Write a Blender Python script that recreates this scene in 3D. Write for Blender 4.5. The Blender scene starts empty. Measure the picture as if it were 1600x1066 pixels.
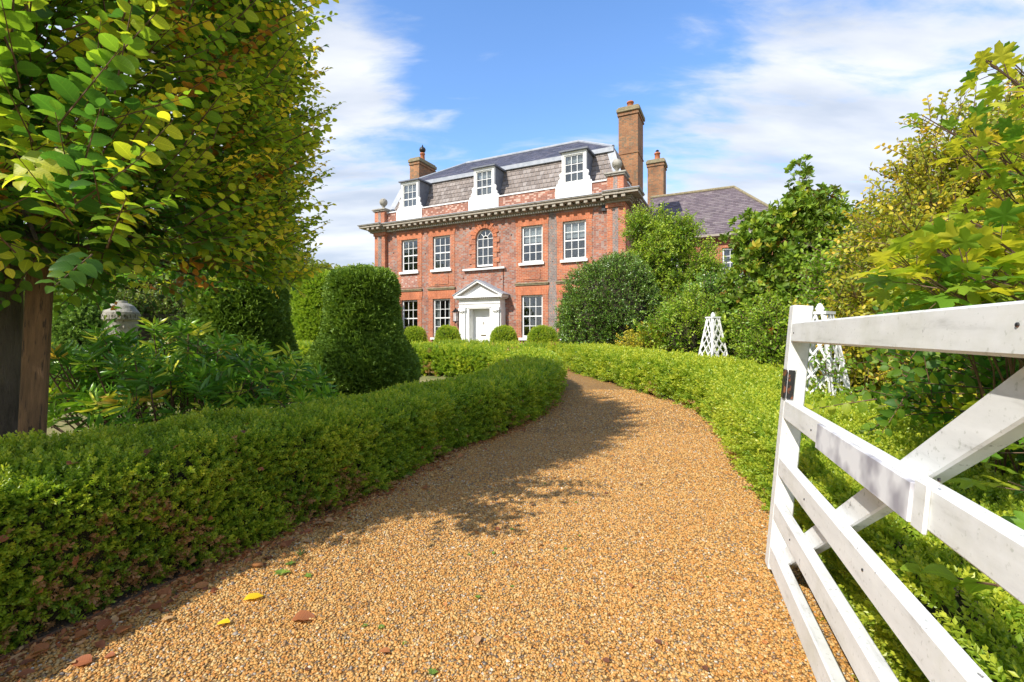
import bpy, bmesh, math, random
import numpy as np
from mathutils import Vector, Matrix, Euler, noise as mnoise
random.seed(7); RNG = np.random.default_rng(11)
S = bpy.context.scene
R = math.radians
# ------------------------------------------------------------------ camera, world, sun, exposure
CAMH = 1.25
cam_d = bpy.data.cameras.new('camera'); cam = bpy.data.objects.new('camera', cam_d); S.collection.objects.link(cam)
cam.location = (0, 0, CAMH); cam.rotation_euler = (R(90), 0, 0)
cam_d.lens = 16; cam_d.sensor_width = 36; cam_d.shift_y = -11/1600
cam_d.clip_start = .05; cam_d.clip_end = 2000
S.camera = cam
SUN_H = Vector((-.711, -.702)).normalized(); SUN_EL = R(42)
SUN_DIR = Vector((SUN_H.x*math.cos(SUN_EL), SUN_H.y*math.cos(SUN_EL), math.sin(SUN_EL)))
sd = bpy.data.lights.new('sun', 'SUN'); sd.energy = 2.55; sd.angle = R(.6); sd.color = (1, .94, .84)
so = bpy.data.objects.new('sun', sd); S.collection.objects.link(so); so.location = (-10, -10, 12)
so.rotation_euler = SUN_DIR.to_track_quat('Z', 'Y').to_euler()
S.view_settings.view_transform = 'Standard'; S.view_settings.look = 'None'
S.view_settings.gamma = 1; S.view_settings.use_curve_mapping = False; S.view_settings.exposure = 1.35
S.cycles.max_bounces = 6; S.cycles.transparent_max_bounces = 6
W = bpy.data.worlds.new('World'); S.world = W; W.use_nodes = True
def world():
    nt = W.node_tree; N = nt.nodes; L = nt.links; N.clear()
    out = N.new('ShaderNodeOutputWorld'); bg = N.new('ShaderNodeBackground'); bg.inputs[1].default_value = .15
    sky = N.new('ShaderNodeTexSky'); sky.sky_type = 'NISHITA'; sky.sun_disc = False
    sky.sun_elevation = SUN_EL; sky.sun_rotation = math.atan2(SUN_H.x, SUN_H.y) % (2*math.pi)
    sky.air_density = 1.1; sky.dust_density = .3; sky.ozone_density = 2.5
    hs = N.new('ShaderNodeHueSaturation'); hs.inputs['Saturation'].default_value = 1.18; hs.inputs['Hue'].default_value = .505; hs.inputs['Value'].default_value = .80
    L.new(sky.outputs[0], hs.inputs['Color'])
    tc = N.new('ShaderNodeTexCoord'); sp = N.new('ShaderNodeSeparateXYZ'); L.new(tc.outputs['Generated'], sp.inputs[0])
    def m(op, a, b=None, c=None):
        n = N.new('ShaderNodeMath'); n.operation = op
        for i, v in enumerate((a, b, c)):
            if v is None: continue
            if isinstance(v, (int, float)): n.inputs[i].default_value = v
            else: L.new(v, n.inputs[i])
        return n.outputs[0]
    zz = m('ADD', m('MAXIMUM', sp.outputs[2], 0.0), .22)
    cb = N.new('ShaderNodeCombineXYZ'); L.new(m('DIVIDE', sp.outputs[0], zz), cb.inputs[0]); L.new(m('DIVIDE', sp.outputs[1], zz), cb.inputs[1])
    mp = N.new('ShaderNodeMapping'); mp.inputs['Location'].default_value = (3.1, 1.7, 0); mp.inputs['Rotation'].default_value = (0, 0, R(-38)); mp.inputs['Scale'].default_value = (.7, 1.9, 1)
    L.new(cb.outputs[0], mp.inputs[0])
    n1 = N.new('ShaderNodeTexNoise'); n1.inputs['Scale'].default_value = 1.35; n1.inputs['Detail'].default_value = 11; n1.inputs['Roughness'].default_value = .64; n1.inputs['Distortion'].default_value = .35
    L.new(mp.outputs[0], n1.inputs['Vector'])
    n2 = N.new('ShaderNodeTexNoise'); n2.inputs['Scale'].default_value = 5.5; n2.inputs['Detail'].default_value = 8; n2.inputs['Distortion'].default_value = .8
    L.new(mp.outputs[0], n2.inputs['Vector'])
    # a clear patch of blue above the house, as in the sky that day
    bd = Vector((.10, 1, .60)).normalized()
    dt = N.new('ShaderNodeVectorMath'); dt.operation = 'DOT_PRODUCT'; dt.inputs[1].default_value = bd; L.new(tc.outputs['Generated'], dt.inputs[0])
    clear = m('MULTIPLY', m('SMOOTH_MIN', m('MAXIMUM', m('DIVIDE', m('SUBTRACT', dt.outputs['Value'], .93), .07), 0.0), 1.0, .2), -.30)
    low = m('ADD', m('MULTIPLY', m('SUBTRACT', .5, sp.outputs[2]), .38), .075)
    f = m('ADD', m('ADD', m('MULTIPLY', n1.outputs[0], .72), m('MULTIPLY', n2.outputs[0], .36)), m('ADD', clear, low))
    mr = N.new('ShaderNodeMapRange'); mr.interpolation_type = 'SMOOTHSTEP'; L.new(f, mr.inputs[0])
    mr.inputs[1].default_value = .43; mr.inputs[2].default_value = .67; mr.inputs[3].default_value = .02; mr.inputs[4].default_value = .93
    n3 = N.new('ShaderNodeTexNoise'); n3.inputs['Scale'].default_value = 2.1; n3.inputs['Detail'].default_value = 6
    L.new(mp.outputs[0], n3.inputs['Vector'])
    cr = N.new('ShaderNodeValToRGB'); cr.color_ramp.elements[0].position = .35; cr.color_ramp.elements[0].color = (1.7, 1.9, 2.25, 1)
    cr.color_ramp.elements[1].position = .62; cr.color_ramp.elements[1].color = (2.75, 2.8, 2.9, 1); L.new(n3.outputs[0], cr.inputs[0])
    mx = N.new('ShaderNodeMix'); mx.data_type = 'RGBA'; L.new(mr.outputs[0], mx.inputs[0]); L.new(hs.outputs[0], mx.inputs[6]); L.new(cr.outputs[0], mx.inputs[7])
    L.new(mx.outputs[2], bg.inputs[0]); L.new(bg.outputs[0], out.inputs[0])
world()
F = 711.0; HY = 522.0
def sm(a, b, x):
    t = np.clip((x-a)/(b-a), 0, 1); return t*t*(3-2*t)
def G(x, y):                                  # terrain height: the drive climbs gently to the house
    y = np.asarray(y, float)
    return .028*(np.clip(y-4, 0, 19)) * sm(3, 6, y)
def g(x, y): return float(G(x, y))
def at(px, py, Y): return Vector(((px-800)/F*Y, Y, CAMH-(py-HY)*Y/F))
def gp(px, py):                               # photograph pixel -> point on the ground
    Y = 2.
    for _ in range(30): Y = (CAMH-g(0, Y))*F/(py-HY)
    return Vector(((px-800)/F*Y, Y, g(0, Y)))
# ------------------------------------------------------------------ node helpers
def mat(name):
    m = bpy.data.materials.new(name); m.use_nodes = True
    nt = m.node_tree; b = nt.nodes['Principled BSDF']; return m, nt.nodes, nt.links, b
def rampn(N, stops, interp='LINEAR'):
    r = N.new('ShaderNodeValToRGB'); e = r.color_ramp.elements; r.color_ramp.interpolation = interp
    while len(e) < len(stops): e.new(.5)
    for i, (p, c) in enumerate(stops): e[i].position = p; e[i].color = (*c, 1)
    return r
def noise(N, L, scale, vec=None, detail=5, rough=.55, dist=0):
    n = N.new('ShaderNodeTexNoise'); n.inputs['Scale'].default_value = scale; n.inputs['Detail'].default_value = detail
    n.inputs['Roughness'].default_value = rough; n.inputs['Distortion'].default_value = dist
    if vec is not None: L.new(vec, n.inputs['Vector'])
    return n
def bump(N, L, h, b, strength=.5, dist=.01):
    n = N.new('ShaderNodeBump'); n.inputs['Strength'].default_value = strength; n.inputs['Distance'].default_value = dist
    L.new(h, n.inputs['Height']); L.new(n.outputs[0], b.inputs['Normal']); return n
def mixc(N, L, f, a, b, mode='MIX'):
    n = N.new('ShaderNodeMix'); n.data_type = 'RGBA'; n.blend_type = mode
    for i, v in ((0, f), (6, a), (7, b)):
        if isinstance(v, (int, float)): n.inputs[i].default_value = v
        elif isinstance(v, tuple): n.inputs[i].default_value = (*v, 1)
        else: L.new(v, n.inputs[i])
    return n.outputs[2]
def plain(name, c1, c2=None, scale=6, rough=.7, bs=.2, bd=.004, metal=0, spots=None, spot_scale=12, spot_lim=.62, streak=None):
    m, N, L, b = mat(name); tc = N.new('ShaderNodeTexCoord')
    c2 = c2 or tuple(x*.75 for x in c1)
    v = tc.outputs['Object']
    if streak:
        mp = N.new('ShaderNodeMapping'); mp.inputs['Scale'].default_value = streak; L.new(v, mp.inputs[0]); v = mp.outputs[0]
    n = noise(N, L, scale, v, 7); r = rampn(N, [(.3, c2), (.65, c1)]); L.new(n.outputs[0], r.inputs[0]); col = r.outputs[0]
    if spots:
        n2 = noise(N, L, spot_scale, v, 8, .65); r2 = rampn(N, [(spot_lim, (0, 0, 0)), (spot_lim+.05, (1, 1, 1))]); L.new(n2.outputs[0], r2.inputs[0])
        col = mixc(N, L, r2.outputs[0], col, spots)
    L.new(col, b.inputs['Base Color']); b.inputs['Roughness'].default_value = rough; b.inputs['Metallic'].default_value = metal
    n3 = noise(N, L, scale*5, v, 6); bump(N, L, n3.outputs[0], b, bs, bd)
    return m
def brick(name, c1, c2, mortar, extra=None, bw=.225, rh=.075, patch=None, bias=0, vert=False, mix_extra=.5):
    m, N, L, b = mat(name); tc = N.new('ShaderNodeTexCoord'); sp = N.new('ShaderNodeSeparateXYZ'); L.new(tc.outputs['Object'], sp.inputs[0])
    ad = N.new('ShaderNodeMath'); ad.operation = 'ADD'; L.new(sp.outputs[0], ad.inputs[0]); L.new(sp.outputs[1], ad.inputs[1])
    cb = N.new('ShaderNodeCombineXYZ')
    if vert: L.new(sp.outputs[2], cb.inputs[0]); L.new(ad.outputs[0], cb.inputs[1])
    else: L.new(ad.outputs[0], cb.inputs[0]); L.new(sp.outputs[2], cb.inputs[1])
    t = N.new('ShaderNodeTexBrick'); L.new(cb.outputs[0], t.inputs['Vector']); t.inputs['Scale'].default_value = 1
    t.inputs['Brick Width'].default_value = bw; t.inputs['Row Height'].default_value = rh; t.inputs['Mortar Size'].default_value = .0065
    t.inputs['Mortar Smooth'].default_value = .2; t.inputs['Bias'].default_value = bias
    t.inputs['Color1'].default_value = (*c1, 1); t.inputs['Color2'].default_value = (*c2, 1); t.inputs['Mortar'].default_value = (*mortar, 1)
    col = t.outputs['Color']
    if extra:   # odd burnt or pale headers
        mp = N.new('ShaderNodeMapping'); mp.inputs['Scale'].default_value = (1/bw*2, 1/rh, 1); L.new(cb.outputs[0], mp.inputs[0])
        fl = N.new('ShaderNodeVectorMath'); fl.operation = 'FLOOR'; L.new(mp.outputs[0], fl.inputs[0])
        wn = N.new('ShaderNodeTexWhiteNoise'); wn.noise_dimensions = '2D'; L.new(fl.outputs[0], wn.inputs['Vector'])
        rr = rampn(N, [(1-mix_extra*.6, (0, 0, 0)), (1-mix_extra*.6+.05, (1, 1, 1))]); L.new(wn.outputs['Value'], rr.inputs[0])
        mu = N.new('ShaderNodeMath'); mu.operation = 'MULTIPLY'; iv = N.new('ShaderNodeMath'); iv.operation = 'SUBTRACT'; iv.inputs[0].default_value = 1
        L.new(t.outputs['Fac'], iv.inputs[1]); L.new(rr.outputs[0], mu.inputs[0]); L.new(iv.outputs[0], mu.inputs[1])
        col = mixc(N, L, mu.outputs[0], col, extra)
    n = noise(N, L, 1.3, tc.outputs['Object'], 6, .6); r = rampn(N, [(.3, (.62, .60, .60)), (.7, (1.12, 1.1, 1.08))]); L.new(n.outputs[0], r.inputs[0])
    col = mixc(N, L, 1.0, col, r.outputs[0], 'MULTIPLY')
    n2 = noise(N, L, 22, tc.outputs['Object'], 4, .7); r = rampn(N, [(.3, (.75, .75, .75)), (.7, (1.15, 1.15, 1.15))]); L.new(n2.outputs[0], r.inputs[0])
    col = mixc(N, L, .8, col, r.outputs[0], 'MULTIPLY')
    if patch:
        n2 = noise(N, L, .9, tc.outputs['Object'], 7, .7); r = rampn(N, [(.56, (0, 0, 0)), (.75, (.7, .7, .7))]); L.new(n2.outputs[0], r.inputs[0])
        col = mixc(N, L, r.outputs[0], col, patch)
    L.new(col, b.inputs['Base Color']); b.inputs['Roughness'].default_value = .88
    iv2 = N.new('ShaderNodeMath'); iv2.operation = 'SUBTRACT'; iv2.inputs[0].default_value = 1; L.new(t.outputs['Fac'], iv2.inputs[1])
    bump(N, L, iv2.outputs[0], b, .6, .012)
    return m
def leafmat(name, stops, trans=.3, rough=.42, veins=0, tcol=1.6, spec=.4, ws=0.65):
    m, N, L, b = mat(name)
    a = N.new('ShaderNodeAttribute'); a.attribute_type = 'INSTANCER'; a.attribute_name = 'tint'
    l = N.new('ShaderNodeAttribute'); l.attribute_type = 'GEOMETRY'; l.attribute_name = 'lt'
    m1 = N.new('ShaderNodeMath'); m1.operation = 'MULTIPLY'; m1.inputs[1].default_value = ws; L.new(a.outputs['Fac'], m1.inputs[0])
    m2 = N.new('ShaderNodeMath'); m2.operation = 'MULTIPLY_ADD'; m2.inputs[1].default_value = 1-ws; L.new(l.outputs['Fac'], m2.inputs[0]); L.new(m1.outputs[0], m2.inputs[2])
    r = rampn(N, stops); L.new(m2.outputs[0], r.inputs[0]); col = r.outputs[0]
    if veins:
        uv = N.new('ShaderNodeUVMap'); sp = N.new('ShaderNodeSeparateXYZ'); L.new(uv.outputs[0], sp.inputs[0])
        ab = N.new('ShaderNodeMath'); ab.operation = 'ABSOLUTE'; L.new(sp.outputs[1], ab.inputs[0])
        ma = N.new('ShaderNodeMath'); ma.operation = 'MULTIPLY_ADD'; ma.inputs[1].default_value = -.55; L.new(ab.outputs[0], ma.inputs[0]); L.new(sp.outputs[0], ma.inputs[2])
        mu = N.new('ShaderNodeMath'); mu.operation = 'MULTIPLY'; mu.inputs[1].default_value = veins*6.283; L.new(ma.outputs[0], mu.inputs[0])
        si = N.new('ShaderNodeMath'); si.operation = 'SINE'; L.new(mu.outputs[0], si.inputs[0])
        mr = N.new('ShaderNodeMapRange'); L.new(si.outputs[0], mr.inputs[0]); mr.inputs[1].default_value = .72; mr.inputs[2].default_value = 1.0; mr.inputs[3].default_value = 0; mr.inputs[4].default_value = .34
        mid = N.new('ShaderNodeMapRange'); L.new(ab.outputs[0], mid.inputs[0]); mid.inputs[1].default_value = .03; mid.inputs[2].default_value = .0; mid.inputs[3].default_value = 0; mid.inputs[4].default_value = .7
        mxx = N.new('ShaderNodeMath'); mxx.operation = 'MAXIMUM'; L.new(mr.outputs[0], mxx.inputs[0]); L.new(mid.outputs[0], mxx.inputs[1])
        lt = mixc(N, L, 1.0, col, (1.5, 1.45, 1.3), 'MULTIPLY'); col = mixc(N, L, mxx.outputs[0], col, lt)
        bump(N, L, si.outputs[0], b, .14, .001)
        # brown spots and edges of autumn
        tc = N.new('ShaderNodeTexCoord'); n = noise(N, L, 16, tc.outputs['Object'], 5, .7); rr = rampn(N, [(.63, (0, 0, 0)), (.70, (.85, .85, .85))]); L.new(n.outputs[0], rr.inputs[0])
        col = mixc(N, L, rr.outputs[0], col, (.17, .10, .03))
    L.new(col, b.inputs['Base Color']); b.inputs['Roughness'].default_value = rough; b.inputs['Specular IOR Level'].default_value = spec
    t = N.new('ShaderNodeBsdfTranslucent'); tcn = mixc(N, L, 1.0, col, (tcol, tcol*.95, tcol*.5), 'MULTIPLY'); L.new(tcn, t.inputs[0])
    mx = N.new('ShaderNodeMixShader'); mx.inputs[0].default_value = trans; L.new(b.outputs[0], mx.inputs[1]); L.new(t.outputs[0], mx.inputs[2])
    L.new(mx.outputs[0], N['Material Output'].inputs[0])
    return m
M = {}
# ------------------------------------------------------------------ object helpers
C = S.collection
def tag(o, label=None, cat=None, group=None, kind=None):
    if label: o['label'] = label
    if cat: o['category'] = cat
    if group: o['group'] = group
    if kind: o['kind'] = kind
    return o
def empty(name, loc, rz=0, label=None, cat=None, group=None):
    o = bpy.data.objects.new(name, None); C.objects.link(o); o.location = loc; o.rotation_euler = (0, 0, rz); o.empty_display_size = .3
    return tag(o, label, cat, group)
def link(name, me, parent=None, loc=None, rot=None):
    o = bpy.data.objects.new(name, me); C.objects.link(o); o.parent = parent
    if loc is not None: o.location = loc
    if rot is not None: o.rotation_euler = rot
    return o
class MB:
    def __init__(s): s.v = []; s.f = []
    def add(s, vs, fs):
        k = len(s.v); s.v += [tuple(v) for v in vs]; s.f += [tuple(i+k for i in f) for f in fs]; return s
    def box(s, x0, x1, y0, y1, z0, z1):
        return s.add([(x0,y0,z0),(x1,y0,z0),(x1,y1,z0),(x0,y1,z0),(x0,y0,z1),(x1,y0,z1),(x1,y1,z1),(x0,y1,z1)],
                     [(0,3,2,1),(4,5,6,7),(0,1,5,4),(1,2,6,5),(2,3,7,6),(3,0,4,7)])
    def prism(s, poly, y0, y1):             # poly in xz, extruded along y
        n = len(poly)
        return s.add([(x, y0, z) for x, z in poly]+[(x, y1, z) for x, z in poly],
                     [tuple(range(n)), tuple(range(2*n-1, n-1, -1))]+[(i, i+n, (i+1) % n+n, (i+1) % n) for i in range(n)])
    def bar(s, a, b, w, d, up=(0, 0, 1)):   # square bar from a to b
        a = Vector(a); b = Vector(b); t = (b-a).normalized(); u = t.cross(Vector(up))
        if u.length < 1e-4: u = t.cross(Vector((1, 0, 0)))
        u.normalize(); w2 = t.cross(u).normalized()
        vs = [p+u*sx*w/2+w2*sy*d/2 for p in (a, b) for sx, sy in ((-1,-1),(1,-1),(1,1),(-1,1))]
        return s.add(vs, [(0,1,2,3),(7,6,5,4),(0,4,5,1),(1,5,6,2),(2,6,7,3),(3,7,4,0)])
    def tube(s, pts, rad, n=7, cap=True):
        pts = [Vector(p) for p in pts]
        if not hasattr(rad, '__len__'): rad = [rad]*len(pts)
        vs = []; fs = []
        for i, p in enumerate(pts):
            t = (pts[min(i+1, len(pts)-1)]-pts[max(i-1, 0)]).normalized(); u = t.cross(Vector((.13, .31, .94)) if abs(t.z) < .9 else Vector((1, .1, 0))).normalized(); w = t.cross(u)
            vs += [p+(u*math.cos(a)+w*math.sin(a))*rad[i] for a in [2*math.pi*k/n for k in range(n)]]
        for i in range(len(pts)-1):
            for k in range(n): fs.append((i*n+k, i*n+(k+1) % n, (i+1)*n+(k+1) % n, (i+1)*n+k))
        if cap: fs += [tuple(range(n-1, -1, -1)), tuple((len(pts)-1)*n+k for k in range(n))]
        return s.add(vs, fs)
    def lathe(s, prof, n=20, c=(0, 0, 0)):
        vs = [(c[0]+r*math.cos(2*math.pi*k/n), c[1]+r*math.sin(2*math.pi*k/n), c[2]+z) for r, z in prof for k in range(n)]
        fs = [(i*n+k, i*n+(k+1) % n, (i+1)*n+(k+1) % n, (i+1)*n+k) for i in range(len(prof)-1) for k in range(n)]
        fs += [tuple(range(n-1, -1, -1)), tuple((len(prof)-1)*n+k for k in range(n))]
        return s.add(vs, fs)
    def mesh(s, name, m, smooth=False, bevel=0):
        me = bpy.data.meshes.new(name); me.from_pydata(s.v, [], s.f)
        if bevel:
            bm = bmesh.new(); bm.from_mesh(me); bmesh.ops.recalc_face_normals(bm, faces=bm.faces)
            bmesh.ops.bevel(bm, geom=list(bm.edges), offset=bevel, segments=1, affect='EDGES', clamp_overlap=True); bm.to_mesh(me); bm.free()
        me.materials.append(m); me.update()
        if smooth: me.polygons.foreach_set('use_smooth', [True]*len(me.polygons))
        return me
    def build(s, name, m, parent=None, smooth=False, bevel=0, loc=None, rot=None, label=None):
        o = link(name, s.mesh(name, m, smooth, bevel), parent, loc, rot)
        if label: o['label'] = label
        return o
# ------------------------------------------------------------------ leaves and sprigs
def leaf_geo(shape):
    """leaf lying in XY along +X, unit length; returns verts, faces, uv(per vert)"""
    if shape == 'mini':      # folded diamond
        v = [(0,0,0),(.5,.27,.06),(1,0,-.03),(.5,-.27,.06)]; f = [(0,2,1),(0,3,2)]
    elif shape == 'oval':
        xs = [0,.22,.5,.8,1]; ws = [0,.21,.27,.17,0]; zs = [0,.02,.0,-.06,-.14]
        v = [(x,0,z) for x, z in zip(xs, zs)]+[(xs[i], ws[i], zs[i]+.07) for i in (1,2,3)]+[(xs[i], -ws[i], zs[i]+.07) for i in (1,2,3)]
        f = [(0,1,5),(1,2,6,5),(2,3,7,6),(3,4,7),(0,8,1),(1,8,9,2),(2,9,10,3),(3,10,4)]
    elif shape == 'hornbeam':
        xs = [0,.12,.3,.5,.7,.88,1]; ws = [0,.22,.33,.34,.27,.13,0]; zs = [0,.02,.03,.02,-.03,-.1,-.17]
        v = [(x,0,z) for x, z in zip(xs, zs)]+[(xs[i]+.03*(i%2), ws[i], zs[i]+.09-.05*(i%2)) for i in range(1,6)]+[(xs[i]+.03*(i%2), -ws[i], zs[i]+.09-.05*(i%2)) for i in range(1,6)]
        f = [(0,1,7)]+[(i,i+1,i+7,i+6) for i in range(1,5)]+[(5,6,11)]+[(0,12,1)]+[(i,i+11,i+12,i+1) for i in range(1,5)]+[(5,16,6)]
    elif shape == 'lance':
        v = [(0,0,0),(.35,0,.03),(.75,0,-.02),(1,0,-.12),(.35,.085,.05),(.75,.07,0),(.35,-.085,.05),(.75,-.07,0)]
        f = [(0,1,4),(1,2,5,4),(2,3,5),(0,6,1),(1,6,7,2),(2,7,3)]
    elif shape == 'lobed':   # five toothed lobes, sycamore-like
        lob = [(0, .60, .42), (60, .52, .42), (-60, .52, .42), (122, .40, .44), (-122, .40, .44)]; c = (.40, 0); v = [(c[0], 0, 0)]; uv = [(0, 0)]; n = 46
        for k in range(n):
            a = -math.pi+2*math.pi*(k+.5)/n; rr = .25
            for (la, ln, wd) in lob:
                d = abs((a-R(la)+math.pi) % (2*math.pi)-math.pi); rr = max(rr, .20+(ln-.20)*math.exp(-(d/wd)**2*1.1))
            if abs(abs(a)-math.pi) < .12: rr = .36
            else: rr *= 1+.055*(1 if k % 2 else -1)
            la = min(lob, key=lambda q: abs((a-R(q[0])+math.pi) % (2*math.pi)-math.pi)); d = (a-R(la[0])+math.pi) % (2*math.pi)-math.pi
            v.append((c[0]+rr*math.cos(a), rr*math.sin(a), .10*abs(math.sin(d))*rr/.3-.34*rr*rr)); uv.append((rr*math.cos(d), rr*math.sin(d)))
        f = [(0, 1+k, 1+(k+1) % n) for k in range(n)]; return v, f, uv
    uv = [(p[0], p[1]) for p in v]
    return v, f, uv
LG = {k: leaf_geo(k) for k in ('mini','oval','hornbeam','lance','lobed')}
def mx_dir(d, up=Vector((0, 0, 1)), roll=0):
    d = Vector(d).normalized(); y = up.cross(d)
    if y.length < 1e-3: y = Vector((0, 1, 0))
    y.normalize(); z = d.cross(y); m = Matrix((d, y, z)).transposed()
    return m @ Matrix.Rotation(roll, 3, 'X')
def leaf_mesh(name, items, shape, m, stem=None, stemmat=None):
    """items: list of (pos, 3x3, size, lt)"""
    v0, f0, uv0 = LG[shape]; v0 = np.array(v0); vs = []; fs = []; lt = []; uvs = []
    for i, (p, r, s, t) in enumerate(items):
        k = len(vs); vs += ((np.array(r) @ (v0*s).T).T+np.array(p)).tolist(); fs += [tuple(j+k for j in f) for f in f0]; lt += [t]*len(v0); uvs += uv0
    nl = len(fs)
    if stem: k = len(vs); vs += stem.v; fs += [tuple(j+k for j in f) for f in stem.f]; lt += [.5]*len(stem.v); uvs += [(0, 0)]*len(stem.v)
    me = bpy.data.meshes.new(name); me.from_pydata(vs, [], fs); me.materials.append(m)
    if stem: me.materials.append(stemmat or m); me.polygons.foreach_set('material_index', [0]*nl+[1]*(len(fs)-nl))
    a = me.attributes.new('lt', 'FLOAT', 'POINT'); a.data.foreach_set('value', lt)
    if shape != 'mini': me.polygons.foreach_set('use_smooth', [True]*len(me.polygons))
    u = me.uv_layers.new(name='UVMap'); li = np.zeros(len(me.loops), int); me.loops.foreach_get('vertex_index', li)
    u.data.foreach_set('uv', np.array(uvs)[li].ravel()); me.update()
    return me
def sprig_items(kind, rs):
    it = []; r = rs.random
    if kind == 'box':          # 7 cm twig, opposite leaves
        for i in range(7):
            for s in (-1, 1):
                p = Vector((.008+.0085*i, 0, 0)); a = (i % 2)*1.57+(1.57*s)
                d = Vector((.75, math.cos(a)*.8, math.sin(a)*.8+.15)); it.append((p, mx_dir(d, roll=rs.uniform(-.7, .7)), .022*rs.uniform(.8, 1.15)*(1-.04*i), .35+.08*i+rs.uniform(-.15, .15)))
        it.append((Vector((.066, 0, 0)), mx_dir((1, .2, .2)), .014, .95)); it.append((Vector((.066, 0, 0)), mx_dir((1, -.2, .2)), .014, .95))
    elif kind == 'yew':
        for i in range(9):
            for s in (-1, 1):
                p = Vector((.006+.0075*i, 0, 0)); it.append((p, mx_dir((.6, s*.9, rs.uniform(-.2, .5)), roll=rs.uniform(-.6, .6)), .021, .4+.05*i+rs.uniform(-.2, .2)))
    elif kind == 'hornbeam':   # 30 cm shoot, alternate leaves
        for i in range(9):
            s = 1 if i % 2 else -1; x = .02+.033*i; p = Vector((x, 0, .035*math.sin(x*5)))
            it.append((p, mx_dir((.55, s*1.0, rs.uniform(-.45, .15)), roll=rs.uniform(-.5, .5)), rs.uniform(.062, .085)*(1-.045*i), .3+.07*i+rs.uniform(-.22, .22)))
        it.append((Vector((.31, 0, .035)), mx_dir((1, 0, -.1)), .035, .9))
    elif kind == 'whorl':      # magnolia / laurel rosette
        for i in range(8):
            a = i*2.4+rs.uniform(-.3, .3); it.append((Vector((.04+.008*i, 0, 0)), mx_dir((.35+.05*i, math.cos(a), math.sin(a)), roll=rs.uniform(-.4, .4)), rs.uniform(.09, .125), rs.random()))
    elif kind == 'lance':      # rhododendron-like whorl of long narrow drooping leaves
        for i in range(13):
            a = i*2.4+rs.uniform(-.3, .3); it.append((Vector((.05+.006*i, 0, 0)), mx_dir((.25+.03*i, math.cos(a), math.sin(a)), roll=rs.uniform(-.3, .3)), rs.uniform(.12, .17), rs.random()))
    elif kind == 'small':      # 22 cm twig with small oval leaves
        for i in range(9):
            s = 1 if i % 2 else -1; x = .015+.022*i; a = rs.uniform(-1, 1)
            it.append((Vector((x, 0, .02*math.sin(x*9))), mx_dir((.6, s*math.cos(a), math.sin(a)), roll=rs.uniform(-.6, .6)), rs.uniform(.034, .05), .2+.08*i+rs.uniform(-.2, .2)))
    elif kind == 'lobed':
        for i in range(5):
            a = i*2.5+rs.uniform(-.4, .4); x = .05+.06*i
            it.append((Vector((x, .05*math.cos(a), .05*math.sin(a))), mx_dir((.6, math.cos(a), .5*math.sin(a)-.15), roll=rs.uniform(-.5, .5)), rs.uniform(.10, .14)*(1-.06*i), rs.random()))
        it.append((Vector((.335, 0, .0)), mx_dir((1, .1, -.1), roll=.3), .085, .8)); it.append((Vector((.30, 0, .0)), mx_dir((.6, -.7, .1)), .07, .9))
    return it
SHAPE = dict(box='mini', yew='mini', hornbeam='hornbeam', whorl='oval', lance='lance', small='oval', lobed='lobed')
STEML = dict(box=.065, yew=.07, hornbeam=.31, whorl=.08, lance=.1, small=.2, lobed=.34)
SPR = {}
def sprigs(kind, m, nvar=4):
    key = (kind, m.name)
    if key in SPR: return SPR[key]
    col = bpy.data.collections.new('sprigs_'+kind+'_'+m.name); its = []
    for k in range(nvar):
        rs = random.Random(k*13+5); it = sprig_items(kind, rs); its.append(it)
        st = None
        if kind not in ('box', 'yew'):
            l = STEML[kind]; st = MB().tube([(0,0,0),(l*.5,0,.02),(l,0,.03)], [.0035,.0025,.0012], 4, False)
        me = leaf_mesh('sprig_'+kind, it, SHAPE[kind], m, st, M.get('twig')); o = bpy.data.objects.new('sprig_%s_%d' % (kind, k), me); col.objects.link(o)
    SPR[key] = (col, its); return SPR[key]
GNC = {}
def gn_tree(col):
    if col.name in GNC: return GNC[col.name]
    t = bpy.data.node_groups.new('scatter_'+col.name, 'GeometryNodeTree'); N = t.nodes; L = t.links
    t.interface.new_socket('Geometry', in_out='INPUT', socket_type='NodeSocketGeometry'); t.interface.new_socket('Geometry', in_out='OUTPUT', socket_type='NodeSocketGeometry')
    gi = N.new('NodeGroupInput'); go = N.new('NodeGroupOutput'); ip = N.new('GeometryNodeInstanceOnPoints'); ci = N.new('GeometryNodeCollectionInfo')
    ci.inputs['Collection'].default_value = col; ci.inputs['Separate Children'].default_value = True; ci.inputs['Reset Children'].default_value = True
    def na(nm, ty):
        n = N.new('GeometryNodeInputNamedAttribute'); n.data_type = ty; n.inputs['Name'].default_value = nm; return n.outputs['Attribute']
    er = N.new('FunctionNodeEulerToRotation'); L.new(na('rot', 'FLOAT_VECTOR'), er.inputs[0])
    L.new(gi.outputs[0], ip.inputs['Points']); L.new(ci.outputs[0], ip.inputs['Instance']); ip.inputs['Pick Instance'].default_value = True
    L.new(na('idx', 'INT'), ip.inputs['Instance Index']); L.new(er.outputs[0], ip.inputs['Rotation']); L.new(na('scl', 'FLOAT'), ip.inputs['Scale'])
    L.new(ip.outputs[0], go.inputs[0]); GNC[col.name] = t; return t
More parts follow.
